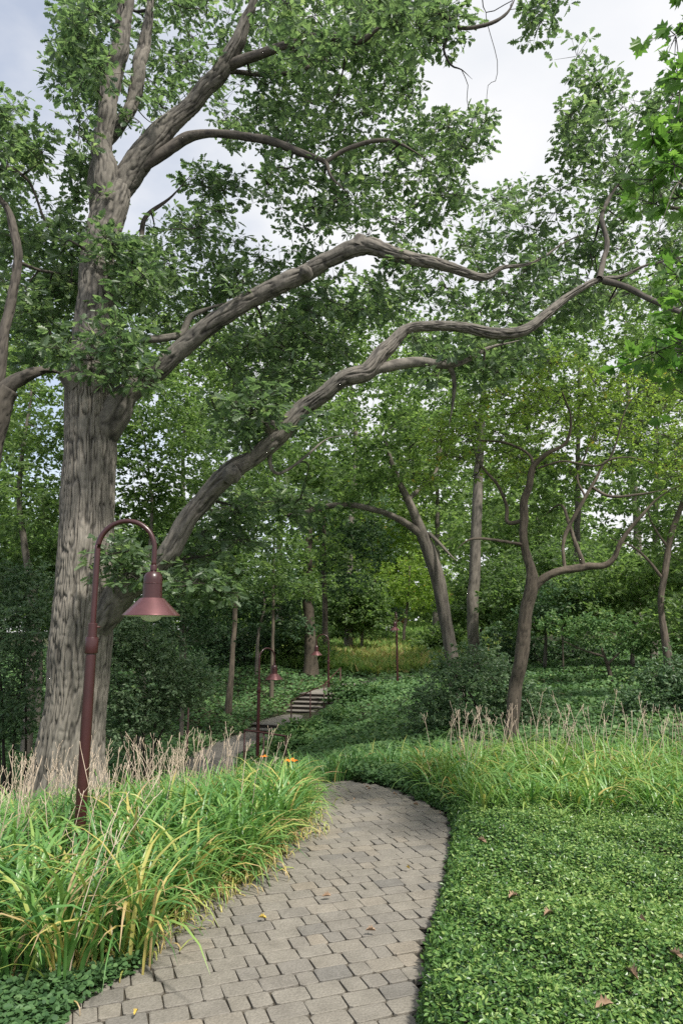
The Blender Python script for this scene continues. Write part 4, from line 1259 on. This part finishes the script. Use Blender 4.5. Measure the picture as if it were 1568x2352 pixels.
for dx, dz in ((-2.2, 1.7), (0, 1.7), (2.2, 1.7), (-2.0, 5.0), (.4, 5.0)):
    m_ = MB()
    yy = 99.97 if dz < 3 else 100.37
    box(m_, (hx[0] + dx, yy, gz + dz), (1.1, .12, 1.3), (1, 0), bevel=.02)
    wf = m_.build('window', M['siding'], house, smooth=False)
    m_ = MB()
    box(m_, (hx[0] + dx, yy - .06, gz + dz), (.9, .06, 1.1), (1, 0), bevel=.01)
    m_.build('pane', M['window_glass'], wf, smooth=False)

# ------------------------------------------------------------------ strap-leaved daylilies


def blades(mb, base, n, length, width, spread=1.0, tint=(.45, .2), yellow=.12, up=None):
    """n arching strap leaves from points base (n,3)"""
    S = 8
    t = np.linspace(0, 1, S)
    az = rng.uniform(0, 2 * PI, n)
    L = length * (.6 + .55 * rng.random(n))
    a0 = np.abs(rng.normal(.22, .2, n)) * spread
    bend = (1.35 + 1.0 * rng.random(n)) * spread
    ang = a0[:, None] + bend[:, None] * t[None] ** 1.7        # angle from vertical
    ds = L[:, None] / (S - 1)
    r = np.concatenate([np.zeros((n, 1)), np.cumsum(np.sin(ang[:, :-1]) * ds, 1)], 1)
    z = np.concatenate([np.zeros((n, 1)), np.cumsum(np.cos(ang[:, :-1]) * ds, 1)], 1)
    out = np.stack([np.cos(az), np.sin(az)], 1)
    if up is not None:
        out = norm(out + up)
    cen = base[:, None] + np.concatenate([out[:, None] * r[..., None], z[..., None]], -1)
    lat = np.stack([-out[:, 1], out[:, 0], np.zeros(n)], 1)[:, None]
    tw_ = rng.normal(0, .25, (n, 1, 1))
    upv = np.concatenate([-out[:, None] * np.cos(ang)[..., None], np.sin(ang)[..., None]], -1)
    latv = norm(lat + upv * tw_)
    wdt = (width * (.7 + .6 * rng.random(n)))[:, None] * np.clip(1 - t ** 3, .03, 1)[None] * np.clip(.55 + t * 2, 0, 1)[None]
    fold = .35
    V = np.stack([cen - latv * wdt[..., None] + upv * wdt[..., None] * fold, cen, cen + latv * wdt[..., None] + upv * wdt[..., None] * fold], 2)
    V = V.reshape(n, -1, 3)
    k = np.arange(S - 1)[:, None] * 3
    f = np.stack([k + np.array([0, 1]), k + np.array([1, 2]), k + np.array([4, 5]), k + np.array([3, 4])], -1).reshape(-1)
    tn = np.clip(rng.normal(tint[0], tint[1], n), 0, .78)
    yl = rng.random(n) < yellow
    tn = np.where(yl, .8 + .2 * rng.random(n), tn)
    tt = np.repeat(tn, S * 3).reshape(n, S, 3) + np.where(rng.random(n)[:, None, None] < .25, t[None, :, None] ** 4 * .25, 0)
    mb.add(V, np.arange(n)[:, None] * (S * 3) + f[None], [4] * (2 * (S - 1) * n), np.clip(tt, 0, 1).ravel())


def clump_points(c, n, r=.06):
    q = rng.normal(0, r, (n, 2))
    x, y = c[0] + q[:, 0], c[1] + q[:, 1]
    return np.stack([x, y, H(x, y) - .02], 1)


def stalk(mb, p, h, lean=None):
    d = rng.normal(0, .17, 2) + np.array([.05, 0]) if lean is None else np.asarray(lean)
    n = 5
    t = np.linspace(0, 1, n)[:, None]
    pts = np.array(p) + np.concatenate([d[None] * h * t ** 1.4, h * t], 1)
    pts[1:-1, :2] += rng.normal(0, .006, (n - 2, 2))
    tube(mb, pts, np.linspace(.0034, .0018, n), 5)
    top = pts[-1]
    for _ in range(rng.integers(2, 4)):
        a = rng.uniform(0, 2 * PI)
        b0 = pts[-1] - (pts[-1] - pts[-2]) * rng.random() * .6
        b1 = b0 + np.array([math.cos(a) * .04, math.sin(a) * .04, .03 + .06 * rng.random()]) + np.append(d * .04, 0)
        tube(mb, [b0, (b0 + b1) / 2 + np.array([math.cos(a) * .008, math.sin(a) * .008, 0]), b1], [.0019, .0016, .0022], 4)


# left bed
LB = np.array([G(*p)[:2] for p in [(-300, 2330), (60, 2275), (190, 2245), (320, 2185), (400, 2095), (510, 2035), (600, 1980), (652, 1925), (684, 1880), (690, 1830), (690, 1788)]] + [np.array(p) for p in ((-.8, 8.4), (-1.6, 9.0), (-2.6, 8.8), (-3.0, 8.2), (-4.3, 8.0), (-6.5, 7.6))])
# evenly spread clump centres


def spread_points(poly, gap, tries=6000):
    poly = np.asarray(poly)
    q = poly.min(0) + rng.random((tries, 2)) * (poly.max(0) - poly.min(0))
    q = q[in_poly(q[:, 0], q[:, 1], poly)]
    out = []
    for p in q:
        if all((p[0] - o[0]) ** 2 + (p[1] - o[1]) ** 2 > gap * gap for o in out):
            out.append(p)
    return np.array(out)


def along(poly, gap):
    poly = np.asarray(poly, float)
    s_ = np.concatenate([[0], np.cumsum(np.linalg.norm(np.diff(poly, axis=0), axis=1))])
    t_ = np.arange(0, s_[-1], gap)
    return np.stack([np.interp(t_, s_, poly[:, 0]), np.interp(t_, s_, poly[:, 1])], 1)


lamp_xy = np.array(lamp.location[:2])
pts = spread_points(LB, .19)
pts = pts[np.abs(pts[:, 0] / pts[:, 1]) < .72]
mb = MB()
for c in pts:
    if abs(c[0] - lamp_xy[0] - .02 * (lamp_xy[1] - c[1])) < .26 and 4.6 < c[1] < 5.5:
        blades(mb, clump_points(c, 22), 22, .32, .008, 1.2, (.45, .2), .1)
        continue
    far = c[1] > 6.3
    n = 26 if far else 34
    blades(mb, clump_points(c, n), n, .6 if far else .72, .0098 if far else .0122, 1.0, (.44, .2), .08)
EL = along([G(*p)[:2] for p in [(320, 2165), (410, 2098), (520, 2040), (612, 1982), (664, 1925), (694, 1882), (696, 1835), (692, 1790)]], .1)
for c in EL + rng.normal(0, .03, EL.shape) + np.array([-.05, .02]):
    blades(mb, clump_points(c, 15, .05), 15, .5, .0085, 1.35, (.45, .2), .14, up=np.array([.75, -.35]))
LT = MB()
for c in np.concatenate([EL, EL]) + rng.normal(0, .06, (2 * len(EL), 2)) + np.array([-.02, 0]):
    blades(LT, clump_points(c, 9, .07) + np.array([0, 0, .03]), 9, .26, .0048, 2.6, (.9, .05), 1.0)
for c in spread_points(np.array([G(*p)[:2] for p in [(100, 2330), (260, 2250), (420, 2150), (520, 2060), (470, 2050), (330, 2150), (160, 2230)]]), .09):
    blades(LT, clump_points(c, 7, .06) + np.array([0, 0, .03]), 7, .22, .0045, 2.8, (.9, .05), 1.0)
tag(LT.build('dead_leaf_litter', M['blade']), 'straw coloured dead leaf litter along the left edge of the pavers', 'litter', kind='stuff')
tag(mb.build('daylily_foliage', M['blade']), 'mass of arching daylily leaves filling the bed around the front lamp', 'daylilies', kind='stuff')
print('left clumps', len(pts))
mb = MB()
sel = pts[(pts[:, 1] > 4.0) & (rng.random(len(pts)) < np.interp(pts[:, 0], [-2.0, -1.2], [1, .22]))]
for c in sel:
    prob = np.interp(c[1], [4, 5.5, 7, 9], [.9, 1.1, 1.8, 2.4])
    for _ in range(rng.poisson(prob)):
        p = clump_points(c, 1, .05)[0]
        stalk(mb, p, rng.uniform(.5, .92))
tag(mb.build('dry_flower_stalks', M['stalk']), 'tangle of dry tan flower stalks above the bed around the front lamp', 'dry stalks', kind='stuff')

EDGE = 'daylily clumps along the bed edges'


def lily(label, xv, yv, n, length, width, yellow, tint=(.5, .18), stalks=0, sh=.75, flower=0, r=.06, spread=1.0):
    g = G(xv, yv)
    z = Hs(g[0], g[1])
    root = thing('daylily_plant', label, 'plant', (g[0], g[1], z), EDGE)
    m1 = MB()
    blades(m1, clump_points(g, n, r), n, length, width, spread, tint, yellow)
    m1.build('leaves', M['blade'], root)
    for _ in range(stalks):
        m2 = MB()
        stalk(m2, clump_points(g, 1, .08)[0], sh * rng.uniform(.85, 1.15))
        m2.build('flower_stalk', M['stalk'], root)
    return root


lily('fan-shaped daylily clump with yellowing leaves above the ivy corner', 130, 2262, 70, .74, .0105, .22, stalks=2, sh=.8)
lily('lax daylily clump with long yellow leaves trailing over the near pavers', 300, 2215, 60, .8, .0095, .38, spread=1.15)
lily('daylily clump with straw-brown dead leaves at its foot where the path bends', 420, 2085, 60, .68, .0095, .35, spread=1.1)
lily('bushy daylily clump arching over the pavers halfway along the left bed', 545, 2020, 66, .68, .0095, .16, spread=1.05)
lily('green daylily clump bulging over the narrowest part of the path', 625, 1955, 66, .62, .009, .12, spread=1.05)
lily('daylily clump with rusty fallen leaves by the bend of the path', 672, 1880, 60, .5, .0085, .2)
lily('daylily clump growing right at the foot of the front lamp', 215, 1960, 44, .4, .0095, .08, stalks=2, sh=.95)

# right bed of grass-like clumps
RB = np.array([P(x, 1460, 1)[:1].tolist() + [0] for x in (0,)])
RBP = np.array([(1.15, 6.75), (1.3, 6.35), (2.0, 6.25), (3.0, 6.2), (4.4, 6.1), (5.6, 6.0), (5.8, 8.6), (4, 8.9), (2.2, 8.8), (1.2, 8.2), (.85, 7.5)])
ptsR = spread_points(RBP, .21)
ptsR = ptsR[np.abs(ptsR[:, 0] / ptsR[:, 1]) < .66]
mb = MB()
for c in ptsR:
    blades(mb, clump_points(c, 46), 46, .66, .0095, 1.15, (.58, .16), .06)
tag(mb.build('daylily_foliage', M['blade']), 'long bed of bright arching daylily leaves behind the clipped ground cover', 'daylilies', kind='stuff')
mb = MB()
for c in ptsR[ptsR[:, 1] > 7.4]:
    for _ in range(rng.poisson(1.9)):
        stalk(mb, clump_points(c, 1, .07)[0], rng.uniform(.64, .88) if rng.random() > .1 else 1.0, rng.normal(.06, .16, 2))
tag(mb.build('dry_flower_stalks', M['stalk']), 'row of dry tan flower stalks standing above the right daylily bed', 'dry stalks', kind='stuff')
for lab, xv, yv, yl, stn in (('large fountain-like daylily clump at the path end of the right bed', 1075, 1838, .14, 1), ('daylily clump spilling toward the pavers where the right bed meets the path', 985, 1822, .12, 0), ('daylily clump with yellow lower leaves near the right edge of the view', 1480, 1845, .22, 1),
                            ('dense green daylily clump at the front middle of the right bed', 1280, 1842, .1, 0)):
    lily(lab, xv, yv, 76, .74, .009, yl, (.6, .16), stn, .85, spread=1.1)

# darker clumps across the end of the path, one mass
mb = MB()
q = np.array([(x, y) for x in np.arange(-.75, 1.4, .2) for y in (8.75, 9.05)]) + rng.normal(0, .06, (22, 2))
for c in q:
    blades(mb, clump_points(c, 26), 26, .5, .007, .9, (.3, .16), .05)
tag(mb.build('daylily_foliage', M['blade']), 'row of darker grassy leaves across the end of the visible path', 'daylilies', kind='stuff')

# orange daylily flowers
for lab, xv, yv, s in (('open orange daylily flower above the left bed', 668, 1748, 1.0), ('small orange daylily flower left of the larger bloom', 606, 1738, .6)):
    p = P(xv, yv, 8.2)
    gz = Hs(p[0], p[1])
    root = thing('daylily_flower', lab, 'flower', (p[0], p[1], gz), 'orange daylily flowers')
    m_ = MB()
    tube(m_, [(p[0], p[1], gz), (p[0] + .01, p[1], (gz + p[2]) / 2), p], [.005, .0045, .004], 6)
    m_.build('stem', M['blade'], root)
    m_ = MB()
    az = np.arange(6) * PI / 3 + .3
    dirs = np.stack([np.cos(az), np.sin(az) * .8 - .25, np.full(6, .35)], 1)
    place(m_, leaf_template([(.25, .12), (.55, .22), (.85, .13)], .2, .3), np.repeat(p[None], 6, 0), dirs, np.stack([-np.cos(az) * .4, -np.sin(az) * .4, np.ones(6)], 1), .08 * s, .5)
    m_.build('petals', M['petal'], root)

# ------------------------------------------------------------------ clipped ground cover on the right
edge = [np.array(p) for p in right_w[1:]][:8]
VB = np.array([(e[0] + .02, e[1]) for e in edge] + [(1.25, 6.55), (2.2, 6.45), (3.4, 6.4), (4.6, 6.3), (5.2, 6.2), (4.0, 4), (3, 2.2), (2.6, 1.9)])
VB = VB[np.argsort(np.zeros(len(VB)), kind='stable')]
lo_, hi_ = VB.min(0), VB.max(0)


def edge_dist(x, y):
    """distance inward from the path edge of the bed"""
    e = np.array(edge)
    best = np.full(x.shape, 9.0)
    for a, b in zip(e[:-1], e[1:]):
        ab = b - a
        t = np.clip(((x - a[0]) * ab[0] + (y - a[1]) * ab[1]) / (ab @ ab), 0, 1)
        best = np.minimum(best, np.hypot(x - a[0] - t * ab[0], y - a[1] - t * ab[1]))
    return best


def bed_top(x, y):
    e = edge_dist(x, y)
    prof = .2 * np.sqrt(np.clip(1 - (1 - np.clip(e / .14, 0, 1)) ** 2, 0, 1))
    return prof + .02 * np.sin(x * 5.1 + 1.3 * np.sin(y * 3.7)) + .02 * np.sin(y * 6.3 + x * 2.2) + .014 * np.sin(x * 13 + y * 9) + .012 * np.sin(x * 23 - y * 19 + 2 * np.sin(y * 7))


# woody understory mound so the bed is solid
mb = MB()
gx, gy = np.meshgrid(np.arange(lo_[0], hi_[0], .07), np.arange(lo_[1], hi_[1], .07))
ins = in_poly(gx, gy, VB)
gz = np.where(ins, H(gx, gy) + np.maximum(bed_top(gx, gy) - .075, -.06), -.05)
nxx = gx.shape[1]
Fq = []
for a in range(gx.shape[0] - 1):
    for b in range(nxx - 1):
        if ins[a:a + 2, b:b + 2].all():
            Fq.append((a * nxx + b, a * nxx + b + 1, a * nxx + nxx + b + 1, a * nxx + nxx + b))
mb.faces(np.stack([gx, gy, gz], -1).reshape(-1, 3), Fq)
N = 480000
y = 1.9 + (hi_[1] - 1.9) * rng.random(N) ** 1.25
x = lo_[0] + rng.random(N) * (hi_[0] - lo_[0])
k = in_poly(x, y, VB) & (x < .58 * y + .5)
x, y = x[k], y[k]
e = edge_dist(x, y)
top = H(x, y) + bed_top(x, y)
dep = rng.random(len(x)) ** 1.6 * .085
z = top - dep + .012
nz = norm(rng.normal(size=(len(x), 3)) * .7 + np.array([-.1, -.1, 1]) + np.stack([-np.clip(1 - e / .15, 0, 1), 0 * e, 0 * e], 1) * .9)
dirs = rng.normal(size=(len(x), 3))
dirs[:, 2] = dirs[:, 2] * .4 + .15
tn = np.clip(rng.normal(.6, .3, len(x)) - dep * 7 + .16 * np.sin(x * 2.3 + y * 1.1) * np.cos(y * 1.9 - x), 0, 1)  # deeper leaves tinted darker, shading between the leaves put into their colour
lf = MB()
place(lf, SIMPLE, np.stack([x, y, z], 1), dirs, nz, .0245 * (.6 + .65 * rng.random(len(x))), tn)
# leaves down the face along the path
segs = np.array(edge)
N = 22000
si = rng.integers(0, len(segs) - 1, N)
t = rng.random(N)[:, None]
pxy = segs[si] * (1 - t) + segs[si + 1] * t
zf = rng.random(N) * .2
nrm = norm(np.stack([segs[si + 1][:, 1] - segs[si][:, 1], -(segs[si + 1][:, 0] - segs[si][:, 0])], 1))
inw = .012 + (zf / .2) ** 2 * .09 + rng.normal(0, .014, N)
pxy = pxy + nrm * inw[:, None]
dirs = rng.normal(size=(N, 3))
place(lf, SIMPLE, np.column_stack([pxy, H(pxy[:, 0], pxy[:, 1]) + zf]), dirs, norm(np.column_stack([-nrm * .8, np.full(N, .6)]) + rng.normal(size=(N, 3)) * .45), .029 * (.65 + .65 * rng.random(N)), np.clip(rng.normal(.4, .2, N), 0, 1))
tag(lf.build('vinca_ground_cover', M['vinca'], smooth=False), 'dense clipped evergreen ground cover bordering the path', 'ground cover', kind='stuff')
tag(mb.build('planting_mound', M['soil']), 'soil under the clipped ground cover', kind='structure')

# ------------------------------------------------------------------ fallen leaves


def fallen(label, xv, yv, size, mat, group, z=None, tpl=OAK):
    g = G(xv, yv, .03 if z is None else z)
    if z is not None:
        g[2] = Hs(g[0], g[1]) + float(bed_top(np.array([g[0]]), np.array([g[1]]))[0]) + .035
    m_ = MB()
    V, F = tpl
    V2 = V.copy()
    V2[:, 2] += 2.6 * V2[:, 1] ** 2 + .5 * V2[:, 0] * (1 - V2[:, 0])
    V2[:, 1] *= .8
    a = rng.uniform(0, 2 * PI)
    nz = norm(np.array([[rng.normal(0, .25), rng.normal(0, .25) - .2, 1]]))
    place(m_, (V2, F), g[None] + np.array([[0, 0, .012 if z is None else -.012]]), np.array([[math.cos(a), math.sin(a), .1]]), nz, size * .85, .5)
    o = m_.build('fallen_leaf', M[mat], origin=g)
    tag(o, label, 'leaf', group)


PV, GC = 'fallen leaves on the pavers', 'fallen leaves on the ground cover'
for lab, xv, yv, s, mt in (('small yellow leaf lying alone on the pavers where the path bends', 592, 2112, .06, 'gold_leaf'), ('pale curled leaf on the pavers in the middle of the path', 738, 2064, .075, 'dry_leaf'),
                           ('whitish dry leaf on the pavers nearest the ground cover', 838, 2142, .07, 'dry_leaf'), ('tiny golden leaf on the pavers below the narrow part of the path', 942, 2000, .06, 'gold_leaf'),
                           ('tan leaf fragment at the ground cover foot near the far bend', 1012, 1868, .06, 'dry_leaf'), ('light leaf on the pavers beside the fountain-like daylily', 962, 1852, .08, 'dry_leaf'),
                           ('green-grey leaf scrap on the nearest pavers', 318, 2325, .05, 'gold_leaf')):
    fallen(lab, xv, yv, s, mt, PV)
for k in range(9):
    fallen('small dry leaf among the litter at the far end of the pavers', rng.uniform(800, 950), 1796 + 10 * k * .6 + rng.normal(0, 3) - 8, .055, 'dry_leaf', PV)
for lab, xv, yv, s, mt in (('large brown upright dead leaf on the ground cover nearest the camera', 1465, 2238, .12, 'dry_leaf'), ('orange-brown dead leaf at the right edge of the ground cover', 1535, 2190, .09, 'dry_leaf'),
                           ('long tan dead leaf in the middle of the ground cover', 1248, 2110, .09, 'dry_leaf'), ('pair-sized pale dead leaf on the ground cover by the path edge', 1095, 1920, .1, 'dry_leaf'),
                           ('rusty dead leaf sunk in the hollow of the ground cover', 1190, 2045, .09, 'dry_leaf'), ('curled dead leaf low on the ground cover near the bottom of the view', 1410, 2320, .1, 'dry_leaf'),
                           ('beige dead leaf near the right side of the ground cover', 1485, 2138, .08, 'dry_leaf')):
    fallen(lab, xv, yv, s, mt, GC, .22)

# slim dark post in the shade
p = P(432, 1662, 17.5)
m_ = MB()
tube(m_, [(p[0], p[1], Hs(p[0], p[1]) - .1), (p[0], p[1], Hs(p[0], p[1]) + 1.35)], [.026, .022], 10)
tube(m_, [(p[0], p[1], Hs(p[0], p[1]) + 1.35), (p[0], p[1], Hs(p[0], p[1]) + 1.39)], [.034, .03], 10)
tag(m_.build('garden_post', M['rail_paint'], origin=(p[0], p[1], Hs(p[0], p[1]))), 'slim dark post standing in shade below the silvery shrub', 'post')

# pale stone at the back of the meadow
p = P(894, 1452, 62)
m_ = MB()
u, v = np.meshgrid(np.linspace(0, 2 * PI, 20, endpoint=False), np.linspace(0, PI, 11))
rr = .42 * (1 + .18 * np.sin(3 * u + 2 * v) + .1 * np.cos(5 * u - v))
V = np.stack([p[0] + rr * 1.2 * np.sin(v) * np.cos(u), p[1] + rr * np.sin(v) * np.sin(u), Hs(p[0], p[1]) + .35 + rr * np.cos(v)], -1)
i = np.arange(10)[:, None] * 20
j = np.arange(20)[None]
k = (j + 1) % 20
m_.add(V, np.stack([i + j, i + 20 + j, i + 20 + k, i + k], -1).reshape(-1), [4] * 200)
tag(m_.build('boulder', M['pale_stone'], origin=(p[0], p[1], Hs(p[0], p[1]))), 'pale rounded boulder at the dark stems beyond the meadow', 'rock')
tree('multi_stem_tree', 'dark cluster of upright stems behind the pale boulder beyond the meadow', 'tree', [(893, 1462, 60, 6), (890, 1430, 60, 5), (886, 1405, 60, 3)],
     [(893, 1405, 60, 30, 14)], 'dark_leaf', 'dark_bark', 26, .3, KITE, 6, 7, 1.0, W, 8, .002, extra=[[(898, 1460, 60, 6), (900, 1425, 60, 5), (903, 1405, 60, 3)], [(903, 1460, 60, 5), (907, 1430, 60, 4), (912, 1405, 60, 3)]])

# ------------------------------------------------------------------ light and camera
w = bpy.data.worlds.new('World')
SC.world = w
w.use_nodes = True
nt = w.node_tree
nt.nodes.clear()
SUN_EL, SUN_AZ = math.radians(54), math.radians(142)     # azimuth measured clockwise from +Y (north): right and slightly behind
sky = nt.nodes.new('ShaderNodeTexSky')
sky.sky_type = 'NISHITA'
sky.sun_disc = False
sky.sun_elevation = SUN_EL
sky.sun_rotation = SUN_AZ
sky.dust_density = 1.5
tc = nt.nodes.new('ShaderNodeTexCoord')
mp = nt.nodes.new('ShaderNodeMapping')
mp.inputs['Scale'].default_value = (1, 1, 1.8)
nt.links.new(tc.outputs['Generated'], mp.inputs[0])
nz = nd(nt, 'ShaderNodeTexNoise', Scale=2.6, Detail=7.0, Roughness=.55)
nt.links.new(mp.outputs[0], nz.inputs['Vector'])
sx = nt.nodes.new('ShaderNodeSeparateXYZ')
nt.links.new(tc.outputs['Generated'], sx.inputs[0])
m1 = nd(nt, 'ShaderNodeMath', operation='MULTIPLY_ADD')
m1.inputs[1].default_value = .55
nt.links.new(sx.outputs[0], m1.inputs[0])
nt.links.new(nz.outputs[0], m1.inputs[2])
cf = ramp(nt, m1.outputs[0], [(.22, (.42, .42, .42)), (.5, (.97, .97, .97))])
nz2 = nd(nt, 'ShaderNodeTexNoise', Scale=4.0, Detail=5.0)
nt.links.new(mp.outputs[0], nz2.inputs['Vector'])
cc = ramp(nt, nz2.outputs[0], [(.3, (4.1, 4.22, 4.42)), (.6, (4.75, 4.75, 4.8))])
mix = nd(nt, 'ShaderNodeMix', data_type='RGBA')
nt.links.new(cf, mix.inputs[0])
nt.links.new(sky.outputs[0], mix.inputs[6])
nt.links.new(cc, mix.inputs[7])
bg = nd(nt, 'ShaderNodeBackground', Strength=.15)
nt.links.new(mix.outputs[2], bg.inputs[0])
wo = nt.nodes.new('ShaderNodeOutputWorld')
nt.links.new(bg.outputs[0], wo.inputs[0])

sd = bpy.data.lights.new('sun', 'SUN')
sd.energy = 4.3
sd.angle = math.radians(5)
sd.color = (1, .96, .88)
so = bpy.data.objects.new('sun', sd)
COL.objects.link(so)
dv = np.array([math.sin(SUN_AZ) * math.cos(SUN_EL), math.cos(SUN_AZ) * math.cos(SUN_EL), math.sin(SUN_EL)])
from mathutils import Vector
so.rotation_euler = Vector(dv).to_track_quat('Z', 'Y').to_euler()
so.location = (10, -10, 30)

cd = bpy.data.cameras.new('camera')
cd.sensor_fit = 'VERTICAL'
cd.sensor_height = 36
cd.sensor_width = 24
cd.lens = 24
cd.clip_end = 2000
co = bpy.data.objects.new('camera', cd)
COL.objects.link(co)
co.location = (0, 0, HC)
co.rotation_euler = (PI / 2 + PITCH, 0, 0)
SC.camera = co

SC.view_settings.view_transform = 'Standard'
SC.view_settings.look = 'None'
SC.view_settings.exposure = 0.52
SC.view_settings.gamma = 1
SC.view_settings.use_curve_mapping = False
SC.render.engine = 'CYCLES'
SC.cycles.max_bounces = 7
SC.cycles.diffuse_bounces = 4
SC.cycles.glossy_bounces = 2
SC.cycles.transmission_bounces = 4
SC.cycles.use_denoising = False
for o in SC.objects:
    if '_o' in o:
        del o['_o']
